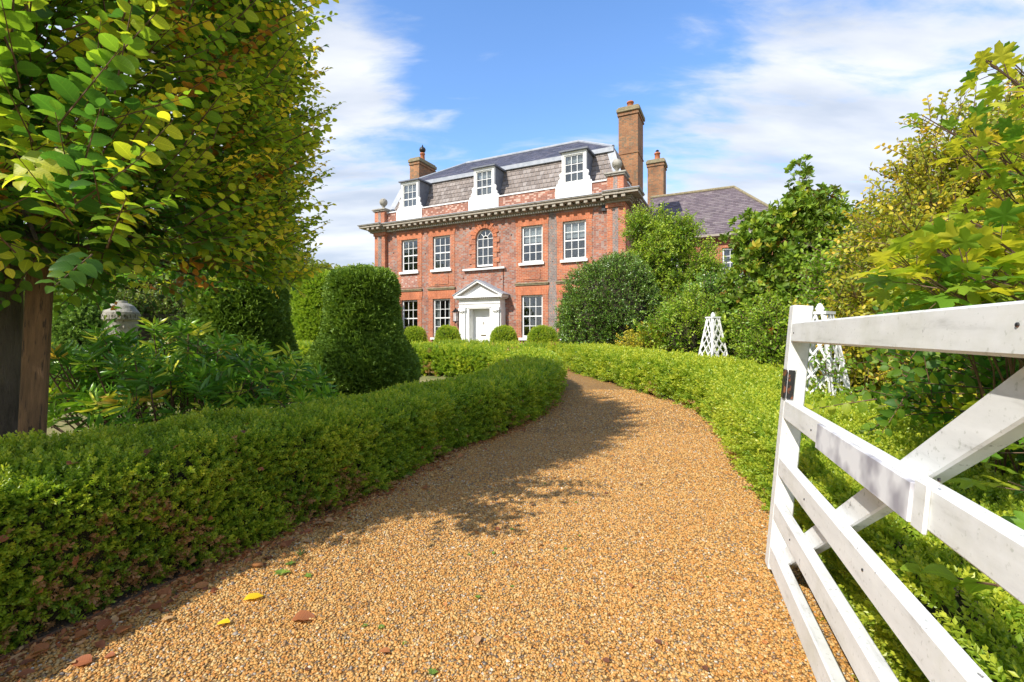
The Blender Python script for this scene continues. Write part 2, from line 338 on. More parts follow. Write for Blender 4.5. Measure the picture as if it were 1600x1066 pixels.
def scatter(name, P, D, scl, tint, col, parent=None, nvar=4, up=None, kind='stuff'):
    """points P, directions D for the sprig's +X axis; one object, instanced with geometry nodes"""
    n = len(P); P = np.asarray(P, float); D = np.asarray(D, float); D = D/np.linalg.norm(D, axis=1)[:, None]
    # euler: roll about X, then pitch (Y), then yaw (Z)
    yaw = np.arctan2(D[:, 1], D[:, 0]); pitch = -np.arcsin(np.clip(D[:, 2], -1, 1)); roll = RNG.uniform(-1, 1, n)*(math.pi if up is None else up)
    me = bpy.data.meshes.new(name); me.vertices.add(n); me.vertices.foreach_set('co', P.astype(np.float32).ravel())
    me.attributes.new('rot', 'FLOAT_VECTOR', 'POINT').data.foreach_set('vector', np.stack([roll, pitch, yaw], 1).astype(np.float32).ravel())
    me.attributes.new('scl', 'FLOAT', 'POINT').data.foreach_set('value', np.asarray(scl, np.float32))
    me.attributes.new('tint', 'FLOAT', 'POINT').data.foreach_set('value', np.clip(tint, -1.5, 1.2).astype(np.float32))
    me.attributes.new('idx', 'INT', 'POINT').data.foreach_set('value', RNG.integers(0, nvar, n).astype(np.int32))
    me.update(); o = link(name, me, parent); md = o.modifiers.new('scatter', 'NODES'); md.node_group = gn_tree(col)
    if kind: o['kind'] = kind
    return o
def fbm(P, s, seed=0):       # cheap smooth pseudo noise in [-1,1]
    x, y, z = (P[:, 0]*s+seed, P[:, 1]*s+seed*1.7, P[:, 2]*s+seed*.6)
    return (np.sin(x*1.7+np.sin(y*1.3+z))+np.sin(y*2.1+np.sin(z*1.9+x*.7)+1)+np.sin(z*2.3+np.sin(x*1.1+y*1.5)+2)+.6*np.sin(x*4.3+y*3.1+z*3.7))/3.6
# ------------------------------------------------------------------ materials
M['twig'] = plain('twig_bark', (.16, .09, .05), (.09, .05, .03), 30)
M['bark'] = plain('bark', (.17, .135, .105), (.055, .045, .035), 9, .95, 1.0, .04, streak=(1, 1, .25))
M['stake'] = plain('weathered_stake_wood', (.27, .15, .075), (.13, .075, .04), 14, .9, .9, .012, streak=(3, 3, .35), spots=(.07, .045, .03), spot_scale=18, spot_lim=.56)
M['core'] = plain('hedge_inside', (.060, .050, .022), (.025, .025, .012), 12, .95, .8, .03)
M['box'] = leafmat('box_leaf', [(.02, (0.42, 0.25, 0.12)), (.11, (0.307, 0.170, 0.045)), (.17, (0.083, 0.130, 0.023)), (.42, (0.118, 0.235, 0.027)), (.66, (0.260, 0.380, 0.032)), (.94, (0.543, 0.560, 0.059))], .42, .38, tcol=1.8)
M['boxdry'] = M['box']
M['boxdark'] = leafmat('box_leaf_blue_green', [(.1, (0.070, 0.109, 0.032)), (.5, (0.118, 0.237, 0.045)), (.95, (0.328, 0.473, 0.077))], .25, .4)
M['yew'] = leafmat('yew_leaf', [(.0, (0.422, 0.158, 0.044)), (.15, (0.065, 0.119, 0.018)), (.6, (0.146, 0.251, 0.029)), (.95, (0.357, 0.475, 0.044))], .2, .5)
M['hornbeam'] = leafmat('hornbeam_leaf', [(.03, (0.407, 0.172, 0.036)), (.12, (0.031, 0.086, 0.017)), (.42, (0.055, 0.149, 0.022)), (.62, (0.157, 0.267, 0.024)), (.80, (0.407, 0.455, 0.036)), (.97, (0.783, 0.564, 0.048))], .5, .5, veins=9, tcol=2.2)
M['hedge_far'] = leafmat('far_hornbeam_leaf', [(.1, (0.032, 0.075, 0.014)), (.5, (0.080, 0.150, 0.022)), (.9, (0.320, 0.360, 0.042))], .3, .5)
M['lance'] = leafmat('rhododendron_leaf', [(.03, (0.800, 0.508, 0.088)), (.15, (0.061, 0.162, 0.026)), (.5, (0.108, 0.277, 0.032)), (.85, (0.304, 0.531, 0.038)), (.98, (0.800, 0.800, 0.101))], .25, .3, spec=.5)
M['magnolia'] = leafmat('magnolia_leaf', [(.05, (0.437, 0.155, 0.033)), (.22, (0.128, 0.155, 0.022)), (.5, (0.128, 0.233, 0.022)), (.8, (0.292, 0.389, 0.033)), (.95, (0.547, 0.435, 0.055))], .25, .45, spec=.3)
M['holly'] = leafmat('holly_leaf', [(.1, (0.047, 0.094, 0.016)), (.5, (0.083, 0.179, 0.023)), (.9, (0.234, 0.375, 0.034))], .15, .3, spec=.5)
M['bright'] = leafmat('bright_shrub_leaf', [(.1, (0.060, 0.118, 0.015)), (.5, (0.150, 0.289, 0.020)), (.9, (0.420, 0.525, 0.040))], .35, .4)
M['yellow'] = leafmat('yellowing_leaf', [(.05, (0.291, 0.121, 0.033)), (.25, (0.118, 0.175, 0.022)), (.5, (0.265, 0.323, 0.028)), (.75, (0.595, 0.511, 0.044)), (.95, (0.800, 0.484, 0.055))], .4, .45)
M['lobed'] = leafmat('lobed_leaf', [(.05, (0.345, 0.149, 0.040)), (.22, (0.069, 0.161, 0.020)), (.5, (0.138, 0.287, 0.025)), (.78, (0.437, 0.483, 0.040)), (.95, (0.713, 0.552, 0.050))], .45, .45, tcol=1.6)
M['dead'] = leafmat('fallen_leaf', [(.05, (.14, .06, .035)), (.35, (.32, .11, .045)), (.6, (.50, .21, .07)), (.8, (.52, .34, .17)), (.90, (.65, .42, .15)), (.96, (.80, .55, .02))], .25, .6, veins=8, ws=1.0)
M['white'] = plain('white_house_paint', (.80, .80, .78), (.74, .74, .72), 3, .5, .1, .002)
M['lead'] = plain('lead_sheet', (.36, .38, .42), (.24, .27, .31), 4, .55, .3, .01)
M['leaddark'] = plain('dark_lead_sheet', (.15, .165, .20), (.10, .11, .14), 4, .6, .3, .01)
M['stone'] = plain('weathered_stone', (.40, .375, .325), (.24, .22, .18), 5, .9, .5, .02, spots=(.14, .13, .09), spot_scale=7, spot_lim=.56)
M['cornice'] = plain('cornice_paint_dirty', (.40, .36, .30), (.27, .235, .18), 5, .85, .3, .01, spots=(.17, .14, .10), spot_scale=5, spot_lim=.57)
M['capstone'] = plain('mossy_chimney_stone', (.30, .25, .15), (.17, .15, .09), 8, .95, .7, .03, spots=(.36, .33, .26), spot_scale=9, spot_lim=.62)
M['terracotta'] = plain('terracotta', (.50, .17, .07), (.34, .11, .05), 8, .8)
M['black'] = plain('black_iron', (.02, .02, .022), (.012, .012, .013), 8, .45)
M['brass'] = plain('dull_brass', (.30, .22, .10), (.2, .15, .07), 8, .4, metal=.7)
M['pipe'] = plain('cast_iron_pipe', (.12, .05, .035), (.07, .03, .02), 8, .6)
M['brickwall'] = brick('mixed_brick', (.48, .185, .11), (.27, .12, .095), (.46, .35, .27), extra=(.35, .25, .22), patch=(.42, .17, .09), mix_extra=.5)
M['brickred'] = brick('rubbed_red_brick', (.55, .19, .085), (.43, .135, .07), (.60, .40, .29), extra=(.40, .19, .12), mix_extra=.3)
M['brickredv'] = brick('rubbed_red_brick_upright', (.58, .18, .075), (.48, .14, .06), (.62, .33, .20), vert=True)
M['brickgrey'] = brick('grey_header_brick', (.27, .23, .215), (.20, .165, .16), (.44, .38, .32), bw=.112, extra=(.42, .2, .14), mix_extra=.25)
M['brickcheq'] = brick('chequered_parapet_brick', (.42, .155, .095), (.31, .13, .09), (.40, .30, .24), extra=(.66, .42, .33), mix_extra=.5)
M['brickchim'] = brick('chimney_brick', (.40, .185, .080), (.28, .13, .06), (.34, .25, .16), extra=(.22, .14, .08), mix_extra=.4, patch=(.30, .19, .09))
M['brickpale'] = brick('repointed_pale_brick', (.50, .22, .16), (.42, .17, .12), (.68, .56, .48), extra=(.55, .42, .36), mix_extra=.3)
def m_slate(name, cols, w=.2, h=.15, depth=.8, smoothness=.55):
    m, N, L, b = mat(name); tc = N.new('ShaderNodeTexCoord')
    a = N.new('ShaderNodeAttribute'); a.attribute_name = 'lt'; r = rampn(N, cols); L.new(a.outputs['Fac'], r.inputs[0])
    n = noise(N, L, 3, tc.outputs['Object'], 8, .7); rr = rampn(N, [(.3, (.75, .75, .75)), (.7, (1.2, 1.2, 1.2))]); L.new(n.outputs[0], rr.inputs[0])
    L.new(mixc(N, L, 1, r.outputs[0], rr.outputs[0], 'MULTIPLY'), b.inputs['Base Color']); b.inputs['Roughness'].default_value = smoothness
    n2 = noise(N, L, 40, tc.outputs['Object'], 5); bump(N, L, n2.outputs[0], b, .3, .004); return m
M['slate_brown'] = m_slate('brown_grey_slate', [(0, (.165, .135, .12)), (.5, (.225, .185, .16)), (1, (.285, .25, .23))], smoothness=.75)
M['slate_blue'] = m_slate('blue_slate', [(0, (.075, .080, .115)), (.6, (.11, .112, .155)), (1, (.155, .15, .19))], smoothness=.5)
M['slate_purple'] = m_slate('purple_slate', [(0, (.115, .088, .098)), (.5, (.155, .12, .132)), (1, (.20, .165, .165))], smoothness=.7)
def m_glass():
    m, N, L, b = mat('window_glass'); N.remove(b); o = N['Material Output']
    t = N.new('ShaderNodeBsdfTransparent'); t.inputs[0].default_value = (.80, .84, .86, 1); gl = N.new('ShaderNodeBsdfGlossy'); gl.inputs['Roughness'].default_value = .02
    lw = N.new('ShaderNodeLayerWeight'); lw.inputs[0].default_value = .35; mr = N.new('ShaderNodeMapRange'); mr.inputs[3].default_value = .10; mr.inputs[4].default_value = .5; L.new(lw.outputs['Fresnel'], mr.inputs[0])
    mx = N.new('ShaderNodeMixShader'); L.new(mr.outputs[0], mx.inputs[0]); L.new(t.outputs[0], mx.inputs[1]); L.new(gl.outputs[0], mx.inputs[2]); L.new(mx.outputs[0], o.inputs[0])
    ge = N.new('ShaderNodeNewGeometry'); n = noise(N, L, 1.9, ge.outputs['Position'], 3); bp = N.new('ShaderNodeBump'); bp.inputs['Strength'].default_value = .35; bp.inputs['Distance'].default_value = .04
    L.new(n.outputs[0], bp.inputs['Height']); L.new(bp.outputs[0], gl.inputs['Normal']); return m
M['glass'] = m_glass()
M['room'] = plain('dim_room', (.36, .34, .32), (.20, .19, .18), 1.2, .9)
M['blind'] = plain('window_blind', (.75, .72, .66), (.70, .67, .6), 3, .8)
def m_gate():
    m, N, L, b = mat('weathered_white_gate_paint'); tc = N.new('ShaderNodeTexCoord')
    mp = N.new('ShaderNodeMapping'); mp.inputs['Scale'].default_value = (1.2, 6, 6); L.new(tc.outputs['Object'], mp.inputs[0])
    n = noise(N, L, 4, mp.outputs[0], 8, .6); r = rampn(N, [(.28, (.50, .50, .48)), (.42, (.70, .70, .685)), (.7, (.80, .80, .785))]); L.new(n.outputs[0], r.inputs[0])
    n2 = noise(N, L, 16, tc.outputs['Object'], 10, .72); r2 = rampn(N, [(.625, (0, 0, 0)), (.66, (.85, .85, .85))]); L.new(n2.outputs[0], r2.inputs[0])
    n3 = noise(N, L, 60, tc.outputs['Object'], 4, .6); r3 = rampn(N, [(.30, (.45, .47, .40)), (.40, (1, 1, 1))]); L.new(n3.outputs[0], r3.inputs[0])
    c = mixc(N, L, .55, r.outputs[0], r3.outputs[0], 'MULTIPLY')
    n4 = noise(N, L, 2.2, tc.outputs['Object'], 9, .7); r4 = rampn(N, [(.50, (0, 0, 0)), (.72, (.55, .55, .55))]); L.new(n4.outputs[0], r4.inputs[0]); c = mixc(N, L, r4.outputs[0], c, (.50, .50, .40))
    c = mixc(N, L, r2.outputs[0], c, (.14, .12, .10)); L.new(c, b.inputs['Base Color']); b.inputs['Roughness'].default_value = .5
    s = N.new('ShaderNodeMath'); s.operation = 'SUBTRACT'; s.inputs[0].default_value = 1; L.new(r2.outputs[0], s.inputs[1])
    ad = N.new('ShaderNodeMath'); ad.operation = 'MULTIPLY_ADD'; ad.inputs[1].default_value = .3; L.new(n.outputs[0], ad.inputs[0]); L.new(s.outputs[0], ad.inputs[2])
    bump(N, L, ad.outputs[0], b, .5, .002); return m
M['gate'] = m_gate()
def m_sign():
    m, N, L, b = mat('faded_name_board'); tc = N.new('ShaderNodeTexCoord'); sp = N.new('ShaderNodeSeparateXYZ'); L.new(tc.outputs['Object'], sp.inputs[0])
    n = noise(N, L, 13, tc.outputs['Object'], 2, .4); r = rampn(N, [(.40, (.72, .72, .74)), (.66, (.33, .32, .36))]); L.new(n.outputs[0], r.inputs[0])
    L.new(r.outputs[0], b.inputs['Base Color']); b.inputs['Roughness'].default_value = .6; return m
M['sign'] = m_sign()
M['rust'] = plain('rusty_black_paint', (.02, .02, .02), (.012, .012, .012), 8, .45, spots=(.20, .07, .03), spot_scale=30, spot_lim=.52)
PEB = [(.0, (.47, .228, .050)), (.25, (.53, .285, .078)), (.45, (.46, .188, .034)), (.62, (.53, .32, .09)), (.80, (.57, .40, .18)), (.90, (.31, .155, .045)), (.96, (.19, .15, .12)), (1, (.66, .57, .43))]
def m_gravel():
    m, N, L, b = mat('gravel_ground'); tc = N.new('ShaderNodeTexCoord')
    v = N.new('ShaderNodeTexVoronoi'); v.inputs['Scale'].default_value = 88; L.new(tc.outputs['Object'], v.inputs['Vector'])
    wn = N.new('ShaderNodeTexWhiteNoise'); wn.noise_dimensions = '3D'; L.new(v.outputs['Position'], wn.inputs['Vector'])
    r = rampn(N, PEB); L.new(wn.outputs['Value'], r.inputs[0])
    rr = rampn(N, [(.0, (1.0, 1.0, 1.0)), (.35, (.9, .9, .9)), (.6, (.42, .40, .38))]); L.new(v.outputs['Distance'], rr.inputs[0])
    c = mixc(N, L, 1, r.outputs[0], rr.outputs[0], 'MULTIPLY')
    n = noise(N, L, 1.1, tc.outputs['Object'], 6, .6); r3 = rampn(N, [(.3, (.86, .86, .88)), (.7, (1.08, 1.06, 1.02))]); L.new(n.outputs[0], r3.inputs[0])
    c = mixc(N, L, 1, c, r3.outputs[0], 'MULTIPLY'); L.new(c, b.inputs['Base Color']); b.inputs['Roughness'].default_value = .85
    iv = N.new('ShaderNodeMath'); iv.operation = 'SUBTRACT'; iv.inputs[0].default_value = 1; L.new(v.outputs['Distance'], iv.inputs[1]); bump(N, L, iv.outputs[0], b, .8, .012); return m
M['gravel'] = m_gravel()
def m_peb():
    m, N, L, b = mat('pebble'); a = N.new('ShaderNodeAttribute'); a.attribute_type = 'INSTANCER'; a.attribute_name = 'tint'
    r = rampn(N, PEB); L.new(a.outputs['Fac'], r.inputs[0]); L.new(r.outputs[0], b.inputs['Base Color']); b.inputs['Roughness'].default_value = .6; return m
M['pebble'] = m_peb()
def m_grass():
    m, N, L, b = mat('dry_lawn'); tc = N.new('ShaderNodeTexCoord')
    n = noise(N, L, .8, tc.outputs['Object'], 8, .6); r = rampn(N, [(.32, (.10, .15, .03)), (.52, (.26, .23, .08)), (.7, (.42, .33, .16))]); L.new(n.outputs[0], r.inputs[0])
    n2 = noise(N, L, 90, tc.outputs['Object'], 4, .7); rr = rampn(N, [(.3, (.6, .6, .6)), (.7, (1.25, 1.25, 1.25))]); L.new(n2.outputs[0], rr.inputs[0])
    L.new(mixc(N, L, 1, r.outputs[0], rr.outputs[0], 'MULTIPLY'), b.inputs['Base Color']); b.inputs['Roughness'].default_value = .95; bump(N, L, n2.outputs[0], b, .8, .02); return m
M['grass'] = m_grass()
M['soil'] = plain('dark_soil', (.10, .07, .045), (.05, .035, .025), 14, .95, .9, .03)
# ------------------------------------------------------------------ setting: ground, drive
def grid(name, m, xs_of, ys, nx, dz, kind='structure'):
    vs = []; fs = []
    for j, y in enumerate(ys):
        a, b_ = xs_of(y)
        for i in range(nx+1):
            x = a+(b_-a)*i/nx; vs.append((x, y, g(x, y)+dz))
    for j in range(len(ys)-1):
        for i in range(nx): k = j*(nx+1)+i; fs.append((k, k+1, k+nx+2, k+nx+1))
    me = bpy.data.meshes.new(name); me.from_pydata(vs, [], fs); me.materials.append(m); o = link(name, me); o['kind'] = kind; return o
grid('ground', M['grass'], lambda y: (-900, 900), [-200, -40, -10]+[i*.5 for i in range(0, 60)]+[35, 60, 200, 900], 2, 0)
LY = [-3, .9, 1.72, 3.0, 3.66, 4.73, 5.7, 7, 9, 10.2, 11.3]; LX = [-3.6, -2.35, -1.93, -1.34, -1.03, -.67, 0, .5, .84, .78, .1]
RY = [-3, 0, 1.2, 2.4, 3.2, 3.73, 4.27, 5, 6.1, 7.28, 8.07, 9.82, 12, 14, 16.5]; RX = [-.2, .68, 1.18, 1.6, 1.8, 1.97, 2.17, 2.43, 2.7, 2.79, 2.6, 2.2, 1.75, 1.3, -.2]
def drive_x(y):
    if y < 11.2: return (np.interp(y, LY, LX)-.3, np.interp(y, RY, RX)+.3)
    return (max(-9, np.interp(y, [11.2, 11.9, 13.2, 15], [-.2, -2, -7, -10])), np.interp(y, RY, RX)+.25 if y < 16.5 else np.interp(y, [16.5, 19, 26], [0, 1.5, 3]))
drive = grid('drive', M['gravel'], drive_x, [-3+i*.25 for i in range(0, 95)], 24, .006)
# border soil under the hedges and beds
def strip(name, path, w, m, dz):
    mb = MB(); P = [Vector(p) for p in path]
    for i, p in enumerate(P):
        t = (P[min(i+1, len(P)-1)]-P[max(i-1, 0)]).normalized(); n = Vector((-t.y, t.x))
        for s in (-1, 1): q = p+n*s*w/2; mb.v.append((q.x, q.y, g(q.x, q.y)+dz))
    mb.f = [(2*i, 2*i+2, 2*i+3, 2*i+1) for i in range(len(P)-1)]; o = mb.build(name, m); o['kind'] = 'structure'; return o
def resample(path, step):
    P = [Vector(p) for p in path]; out = []
    n = len(P)
    for i in range(n-1):
        p0 = P[max(i-1, 0)]; p1 = P[i]; p2 = P[i+1]; p3 = P[min(i+2, n-1)]; k = max(1, int((p2-p1).length/step))
        for j in range(k):
            t = j/k; out.append(.5*((2*p1)+(-p0+p2)*t+(2*p0-5*p1+4*p2-p3)*t*t+(-p0+3*p1-3*p2+p3)*t**3))
    out.append(P[-1]); return out
def offset(path, d):
    P = resample(path, .3); out = []
    for i, p in enumerate(P):
        t = (P[min(i+1, len(P)-1)]-P[max(i-1, 0)]).normalized(); out.append(p+Vector((-t.y, t.x))*d)
    return out
# ------------------------------------------------------------------ hedges
def section(w, h, r=.12):
    pts = [(-w/2, .02), (-w/2-.01, h*.35), (-w/2, h-r), (-w/2+r*.3, h-r*.3), (-w/2+r, h), (0, h+.015), (w/2-r, h), (w/2-r*.3, h-r*.3), (w/2, h-r), (w/2+.01, h*.35), (w/2, .02)]
    nor = [(-1, 0), (-1, 0), (-1, .15), (-.7, .7), (-.2, 1), (0, 1), (.2, 1), (.7, .7), (1, .15), (1, 0), (1, 0)]
    return np.array(pts), np.array(nor)
def hedge(name, path, w, h, label, cat='hedge', mt='box', kind='box', dens=1000, tint=(.55, .16), dry=.0, near=3.2, hfun=None, bump_=.035, group=None):
    P = [np.array(p) for p in resample(path, .12)]; P = np.array([[p[0], p[1]] for p in P]); T = np.gradient(P, axis=0); T /= np.linalg.norm(T, axis=1)[:, None]; Nn = np.stack([-T[:, 1], T[:, 0]], 1)
    hh = np.ones(len(P))*h if hfun is None else np.array([hfun(p) for p in P])
    seg = np.linalg.norm(np.diff(P, axis=0), axis=1); cum = np.concatenate([[0], np.cumsum(seg)]); Ltot = cum[-1]
    c0 = P[len(P)//2]; root = empty(name, (c0[0], c0[1], g(*c0)), 0, label, cat, group); inv = np.array([c0[0], c0[1], g(*c0)])
    # core
    sec, _ = section(w-.13, 1.0, .12); mb = MB(); ns = len(sec)
    for i in range(len(P)):
        for (a, b) in sec:
            q = P[i]+Nn[i]*a; zz = b*(hh[i]-.07); mb.v.append((q[0]-inv[0], q[1]-inv[1], g(*q)+zz-inv[2]))
    for i in range(len(P)-1):
        for k in range(ns-1): mb.f.append((i*ns+k, i*ns+k+1, (i+1)*ns+k+1, (i+1)*ns+k))
    mb.f += [tuple(range(ns)), tuple((len(P)-1)*ns+k for k in range(ns-1, -1, -1))]
    mb.build('hedge_core', M['core'], root)
    # foliage
    sec, nor = section(w, 1.0, .12); secm = sec.copy(); secm[:, 1] *= h; sl = np.linalg.norm(np.diff(secm, axis=0), axis=1); sc = np.concatenate([[0], np.cumsum(sl)])
    n = int(Ltot*sc[-1]*dens); u = RNG.uniform(0, Ltot, n); v = RNG.uniform(0, sc[-1], n)
    ii = np.interp(u, cum, np.arange(len(P))); i0 = np.minimum(ii.astype(int), len(P)-2); fr = (ii-i0)[:, None]
    pc = P[i0]*(1-fr)+P[i0+1]*fr; nn = Nn[i0]*(1-fr)+Nn[i0+1]*fr; tt = T[i0]
    a = np.interp(v, sc, sec[:, 0]); b = np.interp(v, sc, sec[:, 1]); na = np.interp(v, sc, nor[:, 0]); nb = np.interp(v, sc, nor[:, 1])
    H = np.interp(ii, np.arange(len(P)), hh)
    xy = pc+nn*a[:, None]; z = G(xy[:, 0], xy[:, 1])+b*H; Q = np.column_stack([xy, z]); D = np.column_stack([nn*na[:, None], nb])
    # rounded ends
    for e, i in ((0, 0), (1, len(P)-1)):
        m_ = int(w*h*dens); aa = RNG.uniform(-w/2+.03, w/2-.03, m_); bb = RNG.uniform(0, 1, m_); tdir = -T[0] if e == 0 else T[-1]
        q = P[i]+Nn[i]*aa[:, None]+tdir*.02; Q = np.vstack([Q, np.column_stack([q, G(q[:, 0], q[:, 1])+bb*hh[i]])]); D = np.vstack([D, np.column_stack([np.tile(tdir, (m_, 1)), np.zeros(m_)])])
    b = np.concatenate([b, RNG.uniform(0, 1, len(Q)-len(b))])
    dist = np.linalg.norm(Q-np.array([0, 0, CAMH]), axis=1); s = np.clip(dist/near, 1, 2.6); keep = RNG.random(len(Q)) < 1/s**1.7; Q = Q[keep]; D = D[keep]; s = s[keep]; b = b[keep]
    nz = fbm(Q, 3.1, 1)*.6+fbm(Q, 8, 3)*.5
    Q = Q+D*(nz[:, None]*bump_-.045+RNG.normal(0, .014, (len(Q), 1)))
    D = D*1.0+RNG.normal(0, .42, D.shape)+np.array([0, 0, .45]); 
    ti = tint[0]+tint[1]*nz+RNG.normal(0, tint[1]*.55, len(Q))+.06*(b-.5)
    if dry: dd = (fbm(Q, 2.6, 9)*.7+.45*fbm(Q, 7, 4)-b*.5+RNG.normal(0, .12, len(Q)) > .22-dry) & (RNG.random(len(Q)) < .42); ti = np.where(dd, RNG.uniform(-.9, -.35, len(Q)), ti)
    col, _ = sprigs(kind, M[mt]); scatter('hedge_foliage', Q-inv, D, s*RNG.uniform(.8, 1.25, len(Q)), ti, col, root)
    return root
island = [(-4.3, -2.3), (-3.35, -.4), (-2.75, 1.0), (-2.33, 1.95), (-1.75, 3.15), (-1.42, 3.85), (-1.05, 4.9), (-.38, 5.95), (.10, 7.1), (.42, 8.7), (.38, 9.9), (-.2, 10.9), (-1.3, 11.5), (-3.3, 12.3), (-6.7, 13.5), (-10, 12.5)]
hedge('box_hedge', island, .84, .69, 'low clipped box hedge curving round the lawn left of the drive', dens=3000, tint=(.60, .20), dry=.16, near=3.0,
      hfun=lambda p: .655-.135*sm(2.2, 5.6, p[1])+.09*sm(7.5, 11, p[1]), bump_=.075)
rx = [(x+.50, y) for x, y in zip(RX, RY)]; rx = [(1.05, -1), (1.2, 0), (1.72, 1.2), (2.14, 2.3), (2.4, 3.2), (2.6, 3.8), (2.8, 4.4), (3.03, 5.1), (3.3, 6.1), (3.38, 7.3), (3.16, 8.3), (2.75, 10), (2.25, 12.1), (1.75, 14.3)]
hedge('box_hedge', rx, 1.15, .565, 'low clipped box hedge lining the right edge of the gravel drive', dens=1900, tint=(.70, .17), dry=-.08, near=3.0, bump_=.05)
hedge('box_hedge', [(1.65, 14.9), (.2, 16.8), (-2.2, 18.4), (-3.3, 19.0)], .6, .47, 'far low box hedge in front of the small topiary balls by the house', dens=700, tint=(.6, .12))
for nm, pth, w_ in (('border_soil', island, .82), ('border_soil', rx, 1.12)): strip(nm, resample(pth, .3), w_, M['soil'], .012)
# edging board along the island hedge
ed = offset(island, -.43); ed = [p for p in ed if -1 < p.y < 9]
mb = MB()
for i in range(len(ed)-1):
    if ed[i+1].y > ed[i].y: a = ed[i]; b = ed[i+1]; mb.bar((a.x, a.y, g(*a)+.002), (b.x, b.y, g(*b)+.002), .016, .034)
tag(mb.build('edging_strip', M['stake']), 'thin dark edging strip between left hedge foot and gravel', 'edging')
# beds on the right behind the hedge
mb = MB()
for y0 in np.arange(-1, 20, 1.0):
    xa = np.interp(y0, RY, RX)+1.0; xb = np.interp(y0+1, RY, RX)+1.0; mb.add([(xa, y0, g(0, y0)+.01), (14, y0, g(0, y0)+.01), (14, y0+1, g(0, y0+1)+.01), (xb, y0+1, g(0, y0+1)+.01)], [(0, 1, 2, 3)])
mb.build('planting_bed', M['soil'])['kind'] = 'structure'
# ------------------------------------------------------------------ gravel stones
def pebbles():
    col = bpy.data.collections.new('pebble_shapes')
    for k in range(6):
        bm = bmesh.new(); bmesh.ops.create_icosphere(bm, subdivisions=1, radius=.5); rs = random.Random(k)
        sx, sy, sz = rs.uniform(.95, 1.35), rs.uniform(.75, 1.0), rs.uniform(.5, .8)
        for v in bm.verts: v.co = Vector((v.co.x*sx, v.co.y*sy, v.co.z*sz))*rs.uniform(.85, 1.12)
        me = bpy.data.meshes.new('pebble'); bm.to_mesh(me); bm.free(); me.materials.append(M['pebble'])
        me.polygons.foreach_set('use_smooth', [k % 2 == 0]*len(me.polygons)); o = bpy.data.objects.new('pebble_%d' % k, me); col.objects.link(o)
    Q = []; sc = []
    for (y0, y1, d, s) in ((1.1, 2.3, 13000, .0105), (2.3, 3.6, 9500, .0115), (3.6, 5.5, 5200, .0135), (5.5, 9, 1700, .017)):
        xa = -3.2 if y0 < 5 else -.6; xb = 3.2; n = int((y1-y0)*(xb-xa)*d); x = RNG.uniform(xa, xb, n); y = RNG.uniform(y0, y1, n)
        l = np.interp(y, LY, LX); r = np.interp(y, RY, RX); k = (x > l-.15) & (x < r+.1) & (abs(x/y) < 1.25); x = x[k]; y = y[k]
        Q.append(np.column_stack([x, y, G(x, y)+.007+RNG.uniform(-.002, .003, len(x))])); sc.append(s*RNG.lognormal(0, .22, len(x)))
    Q = np.vstack(Q); sc = np.concatenate(sc); D = np.column_stack([RNG.normal(0, 1, (len(Q), 2)), RNG.normal(0, .2, len(Q))])
    o = scatter('gravel_stones', Q, D, sc, RNG.random(len(Q)), col, None, 6, up=.4); tag(o, 'loose golden gravel stones covering the drive', 'gravel', None, 'stuff')
pebbles()
# ------------------------------------------------------------------ the house
HX, HYY, HZ = -1.33, 22.0, .5; HA = math.atan2(-.440, .898)
house = empty('brick_house', (HX, HYY, HZ), HA, 'three-storey red brick country house with white portico, mansard roof and dormers', 'house')
XW = 6.75; DEP = 8.0
WX = [-4.53, -2.5, 2.5, 4.53]; WW = 1.06
def wall_with_holes(name, x0, x1, z0, z1, holes, y0, y1, m, parent):
    xs = sorted({x0, x1, *[h[0] for h in holes], *[h[1] for h in holes]}); zs = sorted({z0, z1, *[h[2] for h in holes], *[h[3] for h in holes]}); mb = MB()
    def solid(i, j):
        if i < 0 or j < 0 or i >= len(xs)-1 or j >= len(zs)-1: return False
        cx = (xs[i]+xs[i+1])/2; cz = (zs[j]+zs[j+1])/2
        return not any(h[0] < cx < h[1] and h[2] < cz < h[3] for h in holes)
    for i in range(len(xs)-1):
        for j in range(len(zs)-1):
            if not solid(i, j): continue
            a, b, c, d = xs[i], xs[i+1], zs[j], zs[j+1]
            mb.add([(a,y0,c),(b,y0,c),(b,y0,d),(a,y0,d)], [(0,1,2,3)]); mb.add([(a,y1,c),(b,y1,c),(b,y1,d),(a,y1,d)], [(3,2,1,0)])
            if not solid(i-1, j): mb.add([(a,y0,c),(a,y1,c),(a,y1,d),(a,y0,d)], [(3,2,1,0)])
            if not solid(i+1, j): mb.add([(b,y0,c),(b,y1,c),(b,y1,d),(b,y0,d)], [(0,1,2,3)])
            if not solid(i, j-1): mb.add([(a,y0,c),(b,y0,c),(b,y1,c),(a,y1,c)], [(3,2,1,0)])
            if not solid(i, j+1): mb.add([(a,y0,d),(b,y0,d),(b,y1,d),(a,y1,d)], [(0,1,2,3)])
    return mb.build(name, m, parent)
holes = [(x-WW/2, x+WW/2, .46, 2.54) for x in WX]+[(x-WW/2, x+WW/2, 3.91, 5.73) for x in WX]+[(-.48, .48, 3.93, 5.80), (-.56, .56, 0, 1.95)]
wall_with_holes('front_wall', -XW, XW, -.4, 6.23, holes, 0, .3, M['brickwall'], house)
MB().box(XW-.3, XW, .302, DEP, -.4, 6.23).build('side_wall', M['brickwall'], house)
MB().box(-XW, -XW+.3, .302, DEP, -.4, 6.23).build('side_wall', M['brickwall'], house)
MB().box(-XW+.3, XW-.3, DEP-.3, DEP, -.4, 6.23).build('back_wall', M['brickwall'], house)
